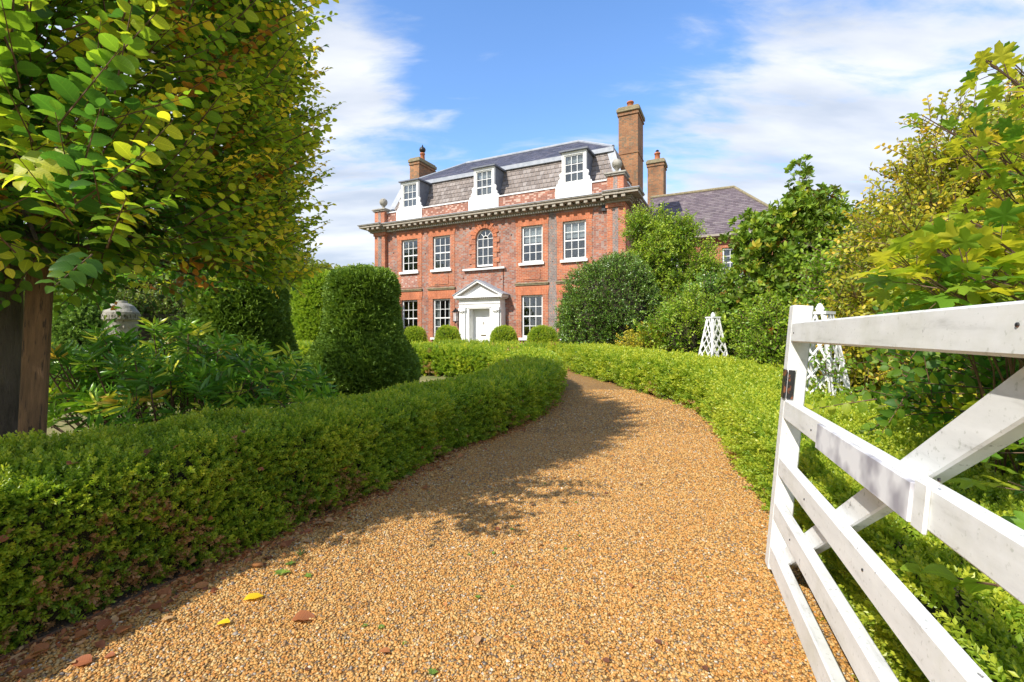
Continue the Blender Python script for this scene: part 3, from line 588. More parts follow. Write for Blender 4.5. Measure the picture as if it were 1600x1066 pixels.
MB().box(-XW+.31, XW-.31, 1.5, 1.55, -.3, 6.2).box(-XW+.31, XW-.31, .301, 1.5, 3.2, 3.3).box(-XW+.31, XW-.31, .301, 1.5, -.3, -.2).box(-XW+.31, XW-.31, .301, 1.5, 6.1, 6.2).build('interior', M['room'], house)
# corner pilasters with grey centre strips
for s in (-1, 1):
    a, b = sorted((s*(XW-.72), s*(XW+.0))); p = MB().box(a, b, -.2, -.001, -.4, 6.05).box(a-.05, b+.05, -.25, -.001, 6.05, 6.228).build('pilaster', M['brickred'], house)
    MB().box(a+.24, b-.24, -.205, -.199, -.4, 6.04).build('header_strip', M['brickgrey'], p)
    if s > 0: MB().box(XW, XW+.06, -.2, .5, -.4, 6.2).build('corner_return', M['brickred'], house)
# red dressings round the windows
def dressing(x, ground, x_pale):
    if ground: z0, z1, zt = -.38, 2.54, 2.95
    else: z0, z1, zt = 3.18, 5.73, 6.13
    J = .27; h = WW/2
    mb = MB().box(x-h-J, x-h-.001, -.022, -.001, z0, z1).box(x+h+.001, x+h+J, -.022, -.001, z0, z1)
    mb.build('brick_dressing', M['brickred'], house)
    MB().prism([(x-h-J-.002, z1+.002), (x+h+J+.002, z1+.002), (x+h+J+.06, zt), (x-h-J-.06, zt)], -.03, -.001).build('flat_arch', M['brickredv'], house)
    if not ground:
        MB().box(x-h, x+h, -.020, -.001, z0, 3.78).build('apron', M['brickpale'] if x_pale else M['brickred'], house)
        if not x_pale:
            MB().box(x-h+.10, x+h-.10, -.045, -.021, 3.26, 3.70).build('apron_panel', M['brickred'], house)
        MB().box(x-h-J-.05, x+h+J+.05, -.10, -.001, 3.05, 3.10).box(x-h-J-.02, x+h+J+.02, -.07, -.001, 2.99, 3.048).build('ledge_moulding', M['capstone'], house)
for x in WX:
    dressing(x, True, x == WX[0]); dressing(x, False, x == WX[0])
# grey brick pier between the right windows and next to the arch
for a, b in ((2.5+WW/2+.28, 4.53-WW/2-.28),): MB().box(a+.01, b-.01, -.012, -.001, -.38, 6.22).build('header_strip', M['brickgrey'], house)
# sash windows
def sash(w, h, cols, rows, fr=.075, bar=.026):
    mb = MB(); d0, d1 = -.02, .05
    mb.box(-w/2, -w/2+fr, d0, d1, 0, h).box(w/2-fr, w/2, d0, d1, 0, h).box(-w/2+fr, w/2-fr, d0, d1, 0, fr*1.3).box(-w/2+fr, w/2-fr, d0, d1, h-fr, h)
    iw = w-2*fr; ih = h-fr*2.3; z0 = fr*1.3
    for i in range(1, cols): x = -iw/2+iw*i/cols; mb.box(x-bar/2, x+bar/2, .006, .034, z0, h-fr)
    zs = []
    for j in range(1, rows):
        z = z0+ih*j/rows; t = bar if j != rows//2 else .055
        if j == rows//2: mb.box(-iw/2, iw/2, -.006, .045, z-t/2, z+t/2)
        else: mb.box(-iw/2, iw/2, .004, .036, z-t/2, z+t/2)
    pane = [(-iw/2+iw*(i+.5)/cols, z0+ih*(j+.5)/rows, iw/cols-bar, ih/rows-bar) for i in range(cols) for j in range(rows)]
    return mb, pane
def put_window(x, z, w, h, cols, rows, y=.10, blind=0, sill=True, parent=house, name='window', curtain=False):
    mb, panes = sash(w, h, cols, rows); o = mb.build(name, M['white'], parent, loc=(x, y, z)); pw, ph = panes[0][2], panes[0][3]
    key = 'pane%.3f_%.3f' % (pw, ph); me = PM.get(key)
    if me is None: me = PM[key] = MB().box(-pw/2-.004, pw/2+.004, .018, .022, -ph/2-.004, ph/2+.004).mesh('pane', M['glass'])
    for (px_, pz_, _, _) in panes: link('pane', me, o, (px_, 0, pz_))
    if sill: MB().box(-w/2-.10, w/2+.10, -y-.11, -.021, -.12, -.002).build('sill', M['white'], o)
    if blind: MB().box(-w/2+.08, w/2-.08, .09, .10, h*(1-blind), h-.05).build('blind', M['blind'], o)
    if curtain:
        for s in (-1, 1): mb = MB(); [mb.box(s*(w/2-.08-.05*k)-.025, s*(w/2-.08-.05*k)+.025, .11+.02*(k % 2), .13+.02*(k % 2), .05, h-.05) for k in range(4)]; mb.build('curtain', M['blind'], o)
    return o
PM = {}
for i, x in enumerate(WX):
    put_window(x, .58, WW-.004, 1.955, 3, 4, curtain=(i in (1,)))
    put_window(x, 4.03, WW-.004, 1.695, 3, 4, blind=[0, 0, .44, .42][i])
# arched window
def arched():
    w = .95; h0 = 1.35; r = w/2; fr = .06; mb = MB()
    o_ = []; n = 14
    def arc(rad): return [(rad*math.cos(math.pi*k/n), h0+rad*math.sin(math.pi*k/n)) for k in range(n+1)]
    A = arc(r); B = arc(r-fr)
    for k in range(n): mb.prism([A[k], A[k+1], B[k+1], B[k]], -.02, .05)
    mb.box(-r, -r+fr, -.02, .05, 0, h0).box(r-fr, r, -.02, .05, 0, h0).box(-r+fr, r-fr, -.02, .05, 0, .09)
    for x in (-.14, .14): mb.box(x-.013, x+.013, .006, .034, .09, h0)
    for z in (.5, .92, 1.34): mb.box(-r+fr, r-fr, .004, .036, z-(.025 if z == .92 else .013), z+(.025 if z == .92 else .013))
    q = arc(.15); q2 = arc(.124)
    for k in range(n): mb.prism([q[k], q[k+1], q2[k+1], q2[k]], .005, .035)
    for a in (45, 90, 135): c, s_ = math.cos(R(a)), math.sin(R(a)); mb.bar((.15*c, .02, h0+.15*s_), (.43*c, .02, h0+.43*s_), .026, .026, (0, 1, 0))
    wd = mb.build('arched_window', M['white'], house, loc=(0, .10, 4.03))
    for i in range(3):
        for j, (a, b) in enumerate(((.10, .49), (.51, .89), (.95, 1.33))):
            x = (-.27, 0, .27)[i]; MB().box(x-.125, x+.125, .018, .022, a, b).build('pane', M['glass'], wd)
    ring = arc(.42); inr = arc(.15)
    for k0, k1 in ((0, 3), (3, 7), (7, 11), (11, 14)): MB().prism([ring[k] for k in range(k0, k1+1)]+[inr[k] for k in range(k1, k0-1, -1)], .018, .022).build('pane', M['glass'], wd)
    # spandrel brickwork closing the square hole
    mb = MB(); n = 14
    top = 5.80; zc = 4.03+h0
    for k in range(n):
        a0, a1 = math.pi*k/n, math.pi*(k+1)/n; p0 = (.477*math.cos(a0), zc+.477*math.sin(a0)); p1 = (.477*math.cos(a1), zc+.477*math.sin(a1))
        mb.prism([p0, (p0[0], 5.94), (p1[0], 5.94), p1], -.003, .09)
    mb.build('arch_spandrel', M['brickred'], house)
    # alternating long and short gauged blocks round the opening
    z = 3.93; k = 0
    while z < zc-.05:
        for s in (-1, 1):
            ln = .36 if k % 2 else .22; a, b = sorted((s*.482, s*(.482+ln))); MB().box(a, b, -.05, -.001, z+.006, z+.232).build('gauged_block', M['brickred'], house, bevel=.008)
        z += .238; k += 1
    nb = 11
    for k in range(nb):
        a0 = math.pi*(k+.06)/nb; a1 = math.pi*(k+.94)/nb; ro = .482+(.34 if k % 2 == 1 else .22)+.0
        MB().prism([(.482*math.cos(a0), zc+.482*math.sin(a0)), (ro*math.cos(a0), zc+ro*math.sin(a0)), (ro*math.cos(a1), zc+ro*math.sin(a1)), (.482*math.cos(a1), zc+.482*math.sin(a1))], -.055, -.004).build('gauged_block', M['brickredv'], house)
    MB().box(-1.15, 1.15, -.16, -.001, 3.84, 3.925).build('sill', M['white'], house)
arched()
# cornice
def ring(mb, p, z0, z1):
    mb.box(-XW-p, XW+p, -p, DEP+p, z0, z1)
    for s in (-1, 1): a, b = sorted((s*(XW-.8), s*(XW+p+.15))); mb.box(a, b, -p-.2, .5, z0+.001, z1+.001)
mb = MB(); ring(mb, .10, 6.231, 6.30); ring(mb, .16, 6.303, 6.36); ring(mb, .20, 6.363, 6.43); ring(mb, .50, 6.455, 6.56); ring(mb, .55, 6.563, 6.60); mb.build('cornice', M['cornice'], house)
mb = MB()
x = -XW+.05
while x < XW: mb.box(x-.075, x+.075, -.46, -.20, 6.33, 6.45); x += .36
y = .3
while y < DEP:
    mb.box(XW+.2, XW+.46, y-.075, y+.075, 6.33, 6.45); y += .36
for s in (-1, 1):
    for k in range(3): xx = s*(XW-.6+.33*k); mb.box(xx-.075, xx+.075, -.66, -.42, 6.33, 6.449)
tag(mb.build('modillions', M['cornice'], house), kind='stuff')
mb = MB(); x = -XW
while x < XW: mb.box(x, x+.06, -.145, -.095, 6.24, 6.298); x += .12
tag(mb.build('dentils', M['white'], house), kind='stuff')
mb = MB(); ring(mb, .57, 6.603, 6.63); mb.build('lead_flashing', M['lead'], house)
# parapet
MB().box(-XW+.05, XW-.05, .0, .28, 6.632, 7.27).box(XW-.33, XW-.05, .281, DEP-.1, 6.632, 7.27).box(-XW+.05, -XW+.33, .281, DEP-.1, 6.632, 7.27).build('parapet', M['brickcheq'], house)
MB().box(-XW+.6, XW-.6, -.04, .32, 7.272, 7.325).box(XW-.37, XW-.01, .6, DEP-.1, 7.272, 7.325).build('coping', M['white'], house)
DX = [-4.55, -.05, 4.5]
for x in DX: MB().box(x-.83, x+.83, -.045, -.001, 6.634, 7.271).build('white_apron_panel', M['white'], house)
for s in (-1, 1):
    cx = s*(XW-.36); o = MB().box(cx-.34, cx+.34, -.22, .40, 6.634, 7.36).build('corner_pier', M['brickred'], house)
    MB().box(cx-.09, cx+.09, -.226, -.219, 6.65, 7.33).build('header_strip', M['brickgrey'], o)
    MB().box(cx-.41, cx+.41, -.29, .47, 7.362, 7.43).box(cx-.46, cx+.46, -.34, .52, 7.431, 7.50).box(cx-.34, cx+.34, -.22, .40, 7.501, 7.54).build('pier_cap', M['stone'], o, bevel=.008)
    prof = [(.14, 7.541), (.13, 7.58), (.07, 7.63), (.065, 7.70), (.11, 7.735)]+[(.215*math.sin(R(a)), 7.945-.215*math.cos(R(a))) for a in range(32, 181, 12)]+[(.002, 8.16)]
    MB().lathe(prof, 20, (cx, .09, 0)).build('ball_finial', M['stone'], o, smooth=True)
# mansard with individual slates joined into one part per slope
def slates(name, A, B, Cc, D, w, h, m, parent, th=.012, gap=.006, jit=.006):
    """quad A-B bottom, D-C top (local coords)"""
    A, B, Cc, D = map(Vector, (A, B, Cc, D)); hgt = ((D+Cc)/2-(A+B)/2).length; rows = max(1, int(hgt/h)); nrm = (B-A).cross(D-A).normalized(); v = []; f = []; lt = []
    ud = (B-A).normalized(); vd = (nrm.cross(ud)).normalized(); rs = random.Random(4)
    for j in range(rows):
        t0 = j/rows; t1 = (j+1)/rows; L0 = A.lerp(D, t0); R0 = B.lerp(Cc, t0); L1 = A.lerp(D, t1); R1 = B.lerp(Cc, t1)
        a0 = 0; aL = (R0-L0).length; off = (w/2 if j % 2 else 0)+ (L0-A).dot(ud) % w; x = -off
        while x < aL:
            xa = max(0, x+gap/2); xb = min(aL, x+w-gap/2)
            if xb-xa > .01:
                l1 = (L1-L0).dot(ud); r1 = (R1-L0).dot(ud); k = len(v); dz = rs.uniform(0, jit); sh = rs.uniform(-.5, .5)*jit
                ya = max(xa, l1) if l1 > 0 else xa; yb = min(xb, r1); yb = max(yb, ya+.002)
                p = [L0+ud*xa+vd*sh+nrm*(th*1.6+dz), L0+ud*xb+vd*sh+nrm*(th*1.6+dz), L0+ud*yb+(vd*((L1-L0).dot(vd)))+nrm*(.003), L0+ud*ya+(vd*((L1-L0).dot(vd)))+nrm*(.003)]
                q = [L0+ud*xa+vd*sh, L0+ud*xb+vd*sh]
                v += [tuple(c) for c in p+q]; f += [(k, k+1, k+2, k+3), (k+4, k+5, k+1, k), (k+4, k, k+3), (k+5, k+2, k+1)]; lt += [rs.random()]*6
            x += w
    me = bpy.data.meshes.new(name); me.from_pydata(v, [], f); me.materials.append(m); me.attributes.new('lt', 'FLOAT', 'POINT').data.foreach_set('value', lt)
    o = link(name, me, parent); o['kind'] = 'stuff'; return o
bx, bt, tx, tt_ = XW-.12, .33, 5.85, 1.2; zb, zt_, zr = 6.7, 9.02, 10.9; rxx = 3.5
b_ = [(-bx, bt), (bx, bt), (bx, DEP-bt), (-bx, DEP-bt)]; t_ = [(-tx, tt_), (tx, tt_), (tx, DEP-tt_), (-tx, DEP-tt_)]
mb = MB(); vs = [(x, y, zb) for x, y in b_]+[(x, y, zt_) for x, y in t_]; mb.add(vs, [(0,1,5,4),(1,2,6,5),(2,3,7,6),(3,0,4,7),(4,5,6,7)]); roof = mb.build('mansard_roof', M['lead'], house)
for i in range(4): j = (i+1) % 4; slates('slates', (*b_[i], zb), (*b_[j], zb), (*t_[j], zt_), (*t_[i], zt_), .205, .235, M['slate_brown'], roof, th=.016, gap=.016)
e = .14; u_ = [(-tx-e, tt_-e, zt_+.085), (tx+e, tt_-e, zt_+.085), (tx+e, DEP-tt_+e, zt_+.085), (-tx-e, DEP-tt_+e, zt_+.085)]; r0 = (-rxx, 4, zr); r1 = (rxx, 4, zr)
mb = MB().add([*u_, r0, r1], [(0,1,5,4),(1,2,5),(2,3,4,5),(3,0,4),(3,2,1,0)]); up = mb.build('upper_roof', M['lead'], house)
slates('slates', u_[0], u_[1], r1, r0, .28, .17, M['slate_blue'], up, th=.008); slates('slates', u_[1], u_[2], r1, r1, .28, .17, M['slate_blue'], up, th=.008)
slates('slates', u_[3], u_[0], r0, r0, .28, .17, M['slate_blue'], up, th=.008)
mb = MB(); mb.box(-tx-.16, tx+.16, tt_-.17, tt_+.1, zt_-.10, zt_+.10).box(tx-.1, tx+.16, tt_+.1, DEP-tt_, zt_-.10, zt_+.10).box(-tx-.16, -tx+.1, tt_+.1, DEP-tt_, zt_-.10, zt_+.10)
mb.build('lead_roll', M['lead'], house)
mb = MB()
for k in (0, 1): 
    mb.bar((*b_[k], zb), (*t_[k], zt_), .34, .10, (0, 1, 0))
    mb.tube([tuple(Vector(u_[k])+Vector((0, 0, .02))), tuple(Vector((r0, r1)[k])+Vector((0, 0, .03)))], .075, 8)
mb.tube([(r0[0], r0[1], r0[2]+.03), (r1[0], r1[1], r1[2]+.03)], .085, 8); mb.tube([tuple(Vector(u_[2])+Vector((0,0,.02))), (r1[0], r1[1], r1[2]+.03)], .07, 8)
mb.build('hip_flashing', M['lead'], house)
# dormers
for x in DX:
    z0, z1, yf = 7.33, 8.80, .02; hw = .56
    o = MB().box(x-hw, x-hw+.11, yf, yf+.14, z0, z1).box(x+hw-.11, x+hw, yf, yf+.14, z0, z1).box(x-hw+.11, x+hw-.11, yf, yf+.14, z0, z0+.12).box(x-hw+.11, x+hw-.11, yf, yf+.14, z1-.13, z1).build('dormer', M['white'], house)
    mb, panes = sash(2*hw-.23, z1-z0-.26, 3, 3, .04, .024); mb.v = [(a+x, b+yf+.06, c+z0+.125) for a, b, c in mb.v]; mb.build('sash', M['white'], o)
    me = MB().box(-panes[0][2]/2-.004, panes[0][2]/2+.004, 0, .004, -panes[0][3]/2-.004, panes[0][3]/2+.004).mesh('pane', M['glass'])
    for p in panes: link('pane', me, o, (x+p[0], yf+.08, z0+.125+p[1]))
    for s in (-1, 1):     # cheeks running back to the slope
        a, b = sorted((x+s*hw, x+s*(hw-.05))); MB().add([(a, yf+.141, z0-.3), (b, yf+.141, z0-.3), (b, 1.1, z0-.3), (a, 1.1, z0-.3), (a, yf+.141, z1), (b, yf+.141, z1), (b, 1.12, z1), (a, 1.12, z1)],
            [(0,3,2,1),(4,5,6,7),(0,1,5,4),(1,2,6,5),(2,3,7,6),(3,0,4,7)]).build('cheek', M['leaddark'], o)
        pr = [(0, 0), (.24, 0), (.26, .05), (.23, .12), (.15, .15), (.17, .22), (.15, .29), (.08, .33), (.09, .42), (.12, .50), (.09, .57), (.03, .58), (0, .62)]
        MB().prism([(x+s*(hw+.001+a), z0+b) for a, b in (pr if s > 0 else pr[::-1])], yf+.0, yf+.09).build('scroll_bracket', M['white'], o)
    MB().add([(x-hw-.1, yf-.12, z1+.001), (x+hw+.1, yf-.12, z1+.001), (x+hw+.1, 1.35, z1+.04), (x-hw-.1, 1.35, z1+.04), (x-hw-.1, yf-.12, z1+.06), (x+hw+.1, yf-.12, z1+.06), (x+hw+.1, 1.35, z1+.13), (x-hw-.1, 1.35, z1+.13)],
        [(0,3,2,1),(4,5,6,7),(0,1,5,4),(1,2,6,5),(2,3,7,6),(3,0,4,7)]).build('dormer_roof', M['leaddark'], o)
    MB().box(x-hw+.06, x+hw-.06, .42, .44, z0, z1).build('interior', M['room'], o); MB().box(x-.42, x+.42, .2, .21, z1-.45, z1-.16).build('blind', M['blind'], o)
# chimneys
def chimney(x0, x1, y0, y1, z0, z1, parent, pots, band=None, name='chimney'):
    o = MB().box(x0, x1, y0, y1, z0, z1-.42).build(name, M['brickchim'], parent)
    MB().box(x0-.05, x1+.05, y0-.05, y1+.05, z1-.418, z1-.34).box(x0-.02, x1+.02, y0-.02, y1+.02, z1-.338, z1-.26).build('corbel', M['brickchim'], o)
    MB().box(x0-.09, x1+.09, y0-.09, y1+.09, z1-.258, z1-.08).box(x0-.03, x1+.03, y0-.03, y1+.03, z1-.078, z1).build('chimney_cap', M['capstone'], o, bevel=.02)
    if band: MB().box(x0-.03, x1+.03, y0-.03, y1+.03, band, band+.06).build('drip_course', M['brickchim'], o)
    for (px_, py_, h, r) in pots: MB().lathe([(r*1.1, 0), (r, .06), (r*.86, h*.8), (r*1.05, h*.82), (r*1.08, h*.93), (r*.9, h), (r*.7, h*.98)], 14, (px_, py_, z1)).build('chimney_pot', M['terracotta'], o, smooth=True)
    return o
chimney(5.90, 6.80, 2.5, 3.85, 6.63, 11.5, house, [(6.35, 3.0, .42, .16)], band=9.25)
c = chimney(-6.60, -5.92, 2.6, 4.2, 6.63, 11.25, house, [(-6.2, 3.3, .5, .15)])
MB().tube([(-6.2, 3.3, 11.74), (-6.2, 3.3, 11.86)], .05, 8).lathe([(.05, 11.80), (.17, 11.84), (.2, 11.96), (.16, 12.06), (.06, 12.12), (.02, 12.26)], 12, (-6.2, 3.3, 0)).build('cowl', M['black'], c, smooth=True)
# portico
por = MB().box(-1.30, 1.30, -.72, -.001, 2.46, 2.56).box(-1.24, 1.24, -.64, -.001, 2.40, 2.458).box(-1.12, 1.12, -.52, -.001, 2.0, 2.398).box(-1.14, 1.14, -.55, -.002, 2.18, 2.22).build('portico', M['white'], house)
for s in (-1, 1):
    a, b = sorted((s*.60, s*.66)); MB().box(a, b, -.50, -.001, -.1, 1.999).build('door_casing', M['white'], por)
    a, b = sorted((s*.76, s*1.08)); MB().box(a, b, -.56, -.001, .16, 1.85).box(a-.03, b+.03, -.60, -.001, -.1, .158).box(a-.03, b+.03, -.60, -.001, 1.852, 1.999).build('pilaster', M['white'], por, bevel=.006)
    MB().box(a+.07, a+.10, -.566, -.559, .25, 1.75).box(b-.10, b-.07, -.566, -.559, .25, 1.75).build('fluting', M['white'], por)
    MB().tube([(s*.92-.12, -.60, 1.80), (s*.92-.06, -.64, 1.86), (s*.92+.0, -.62, 1.80), (s*.92+.07, -.64, 1.87), (s*.92+.12, -.60, 1.80)], .025, 6).build('carved_leaf', M['white'], por, smooth=True)
    a, b = sorted((s*.561, s*.599)); MB().box(a, b, -.50, .15, -.1, 1.96).build('door_reveal', M['white'], por)
    if s < 0:
        for (z0, z1) in ((.15, .55), (.65, 1.40), (1.5, 1.8)): MB().box(b, b+.012, -.38, .02, z0, z1).build('reveal_panel', M['white'], por)
    a, b = sorted((s*.661, s*.759)); MB().box(a, b, -.48, -.001, -.1, 1.999).build('door_casing', M['white'], por)
    c_ = s*1.105; a, b = sorted((c_, s*1.14)); MB().box(a, b, -.47, -.001, -.1, 1.999).build('side_board', M['white'], por)
MB().box(-.56, .56, -.50, .15, 1.955, 1.999).build('lintel', M['white'], por)
# pediment
MB().prism([(-1.12, 2.562), (1.12, 2.562), (0, 3.12)], -.50, -.45).build('tympanum', M['white'], por)
for s in (-1, 1):
    pa, pb = Vector((s*1.33, 0, 2.565)), Vector((0, 0, 3.26)); n = Vector((s*.46, 0, .888)); 
    def rk(w0, w1, y0): 
        q = [pa-n*w1, pa-n*w0, pb-Vector((0, 0, w0*1.12)), pb-Vector((0, 0, w1*1.12))]; q = [(v.x, v.z) for v in q]; return q if s < 0 else q[::-1]
    MB().prism(rk(.0, .07, 0), -.72, -.001).build('raking_cornice', M['white'], por)
    MB().prism(rk(.072, .14, 0), -.60, -.001).build('raking_cornice', M['cornice'], por)
    q = [pa+Vector((s*.03, 0, .005)), pa+n*.045+Vector((s*.03, 0, 0)), pb+Vector((0, 0, .055)), pb+Vector((0, 0, .003))]; q = [(v.x, v.z) for v in q]
    MB().prism(q if s < 0 else q[::-1], -.75, -.001).build('lead_roof', M['lead'], por)
mb = MB(); x = -1.2
while x < 1.2: mb.box(x, x+.05, -.68, -.6, 2.405, 2.457); x += .1
for s in (-1, 1):
    for k in range(10): p = Vector((s*1.12, 0, 2.57)).lerp(Vector((0, 0, 3.12)), (k+.4)/10); mb.box(p.x-.028, p.x+.028, -.57, -.501, p.z-.0, p.z+.055)
tag(mb.build('dentils', M['cornice'], por), kind='stuff')
# door
door = MB().box(-.555, .555, .151, .20, -.05, 1.954).build('front_door', M['white'], house, loc=(0, -.23, 0))
for s in (-1, 1):
    for (z0, z1) in ((.12, .62), (.74, 1.28), (1.38, 1.84)): a, b = sorted((s*.08, s*.46)); MB().box(a, b, .139, .150, z0, z1).build('door_panel', M['white'], door, bevel=.008)
MB().box(-.14, .14, .13, .1385, .66, .71).build('letter_plate', M['brass'], door); MB().box(.37, .43, .12, .138, .80, .93).build('lock', M['brass'], door)
MB().tube([(0, .13, 1.33), (-.03, .11, 1.27), (0, .10, 1.21), (.03, .11, 1.27), (0, .13, 1.33)], .013, 6).build('knocker', M['brass'], door)
MB().box(-.9, .9, -1.15, -.76, -.12, -.03).box(-.75, .75, -.758, -.002, -.1, .0).build('doorstep', M['stone'], house)
# wall lantern left of the door, cable, tie plates
lx = -1.50
lan = MB().box(lx-.13, lx+.13, -.36, -.10, 1.83, 1.87).lathe([(.19, 0), (.12, .07), (.05, .10), (.03, .16)], 4, (lx, -.23, 1.87)).box(lx-.11, lx+.11, -.34, -.12, 1.35, 1.38).lathe([(.02, -.08), (.06, 0)], 8, (lx, -.23, 1.35)).box(lx-.02, lx+.02, -.12, -.001, 1.86, 1.9)
for sx in (-1, 1):
    for sy in (-1, 1): lan.bar((lx+sx*.09, -.23+sy*.09, 1.38), (lx+sx*.115, -.23+sy*.115, 1.83), .018, .018)
lan = lan.build('wall_lantern', M['black'], house)
m_, N_, L_, b2 = mat('lantern_glass'); b2.inputs['Base Color'].default_value = (.75, .78, .8, 1); b2.inputs['Roughness'].default_value = .1; b2.inputs['Alpha'].default_value = .4; M['lglass'] = m_
MB().box(lx-.085, lx+.085, -.315, -.145, 1.385, 1.825).build('lantern_glass', M['lglass'], lan); MB().tube([(lx, -.23, 1.40), (lx, -.23, 1.62)], .03, 8).build('candle_bulb', M['white'], lan)
MB().tube([(1.02, -.03, 3.84), (1.03, -.03, 3.3), (1.03, -.05, 2.7)], .014, 5).build('cable', M['pipe'], house)
MB().box(5.78, 6.02, -.12, -.005, 5.98, 6.22).build('hopper_vent', M['black'], house)
for (x, z) in [(-5.6, 5.1), (-3.5, 4.9), (-1.2, 3.5), (1.45, 5.4), (.9, 3.35), (3.52, 4.0), (-.8, 5.9)]:
    MB().lathe([(.045, -.01), (.03, .012), (.01, .02)], 10).build('tie_plate', M['black'], house, loc=(x, -.002, z), rot=(R(90), 0, 0))
# ---- wing on the right
wing = empty('house_wing', (HX+.898*9.9+.44*5, HYY-.44*9.9+.898*5, HZ), HA, 'lower brick wing with purple slate roof behind the trees right of the house', 'house wing')
wall_with_holes('front_wall', -3.1, 3.4, -.4, 5.5, [(.42, 1.38, 3.35, 4.9), (-2.2, -1.2, 3.35, 4.9)], 0, .3, M['brickred'], wing)
MB().box(3.1, 3.4, .301, 6, -.4, 5.5).box(-3.1, -2.8, .301, 6, -.4, 5.5).box(-3.1, 3.4, 6.001, 6.2, -.4, 5.5).build('side_wall', M['brickwall'], wing); MB().box(-2.7, 3.0, 1.2, 1.25, -.3, 5.4).build('interior', M['room'], wing)
put_window(.90, 3.47, .955, 1.42, 3, 4, parent=wing); put_window(-1.7, 3.47, .995, 1.42, 3, 4, parent=wing)
E = [(-3.4, -.3, 5.5), (3.7, -.3, 5.5), (3.7, 6.4, 5.5), (-3.4, 6.4, 5.5)]; ra, rb = (-3.4, 3, 8.6), (.95, 3, 8.6)
wr = MB().add([*E, ra, rb], [(0,1,5,4),(1,2,5),(2,3,4,5),(3,0,4),(3,2,1,0)]).build('roof', M['lead'], wing)
slates('slates', E[0], E[1], rb, ra, .26, .17, M['slate_purple'], wr, th=.01); slates('slates', E[1], E[2], rb, rb, .26, .17, M['slate_purple'], wr, th=.01)
MB().tube([(ra[0], ra[1], ra[2]+.03), (rb[0], rb[1], rb[2]+.03)], .09, 8).tube([(rb[0], rb[1], rb[2]+.02), (E[1][0], E[1][1], E[1][2]+.05)], .07, 8).build('ridge_tiles', M['capstone'], wing)
MB().box(-3.4, 3.7, -.42, -.31, 5.42, 5.52).box(-3.4, 3.7, -.30, -.001, 5.40, 5.498).build('gutter', M['cornice'], wing)
c = chimney(-3.75, -2.83, 4.0, 5.1, 5.6, 11.2, wing, [(-3.25, 4.45, .52, .17)])
MB().tube([(-3.25, 4.45, 11.68), (-3.25, 4.45, 11.80)], .02, 5).lathe([(.03, 0), (.12, .03), (.06, .09), (.01, .12)], 8, (-3.25, 4.45, 11.79)).build('cowl', M['black'], c)
lt_ = MB().box(-3.0, 2.8, -2.0, -.002, -.4, 1.9).build('lean_to', M['white'], wing)
LE = [(-3.2, -2.2, 1.85), (3.0, -2.2, 1.85), (3.0, -.003, 2.75), (-3.2, -.003, 2.75)]; MB().add([(a, b, c2) for a, b, c2 in LE]+[(a, b, c2+.05) for a, b, c2 in LE], [(0,3,2,1),(4,5,6,7),(0,1,5,4),(1,2,6,5),(2,3,7,6),(3,0,4,7)]).build('lean_to_roof', M['slate_purple'], wing)
for x in (-2.2, -1.0, .2, 1.4, 2.4): MB().box(x-.25, x+.25, -2.02, -2.001, .3, 1.7).build('glazing', M['glass'], wing)
# ------------------------------------------------------------------ topiary
def topiary(name, x, y, prof, label, mt='yew', kind='yew', dens=900, tint=(.5, .16), square=0, cat='topiary', scale=1.5, lump=.03, group=None, rz=0):
    """prof: list of (r, z) from the ground up to the top centre"""
    z = g(x, y); root = empty(name, (x, y, z), rz, label, cat, group); prof = np.array(prof, float)
    n = 22; mb = MB(); mb.lathe([(max(.01, r-.09), max(0, q-(.07 if i > len(prof)/2 else 0))) for i, (r, q) in enumerate(prof)], n)
    def sq(P):
        if not square: return P
        a = np.arctan2(P[:, 1], P[:, 0]); k = 1/np.maximum(abs(np.cos(a)), abs(np.sin(a))); k = 1+(np.minimum(k, 1.25)-1)*square; P = P.copy(); P[:, 0] *= k; P[:, 1] *= k; return P
    mb.v = [tuple(p) for p in sq(np.array(mb.v))]; mb.build('dark_core', M['core'], root, smooth=True)  # solid dark core added inside the clipped foliage as a blocker, no branches modelled
    seg = np.diff(prof, axis=0); sl = np.linalg.norm(seg, axis=1); area = sl*(prof[:-1, 0]+prof[1:, 0])*math.pi; N = int(area.sum()*dens)
    i = RNG.choice(len(sl), N, p=area/area.sum()); t = RNG.random(N)[:, None]; pr = prof[i]*(1-t)+prof[i+1]*t; a = RNG.uniform(0, 2*math.pi, N)
    nr = seg[i][:, 1]/sl[i]; nz_ = -seg[i][:, 0]/sl[i]; ca, sa = np.cos(a), np.sin(a)
    P = np.column_stack([pr[:, 0]*ca, pr[:, 0]*sa, pr[:, 1]]); D = np.column_stack([nr*ca, nr*sa, nz_]); P = sq(P)
    off = fbm(P, 3.3, x)*.6+fbm(P, 9, y)*.4; P = P+D*(off[:, None]*lump-.03+RNG.normal(0, .016, (N, 1)))
    D = D+RNG.normal(0, .45, D.shape)+np.array([0, 0, .35])
    ti = tint[0]+tint[1]*off+RNG.normal(0, tint[1]*.6, N)
    col, _ = sprigs(kind, M[mt]); scatter('foliage', P, D, scale*RNG.uniform(.8, 1.3, N), ti, col, root); return root
topiary('topiary', -2.78, 8.45, [(.80, 0), (.90, .2), (.92, .5), (.78, .85), (.62, 1.1), (.57, 1.5), (.55, 2.0), (.48, 2.15), (.3, 2.22), (0, 2.24)], 'large dark yew topiary with flared base standing on the lawn before the house', dens=1900, scale=1.7, square=.25, rz=.5, tint=(.5, .16), lump=.07)
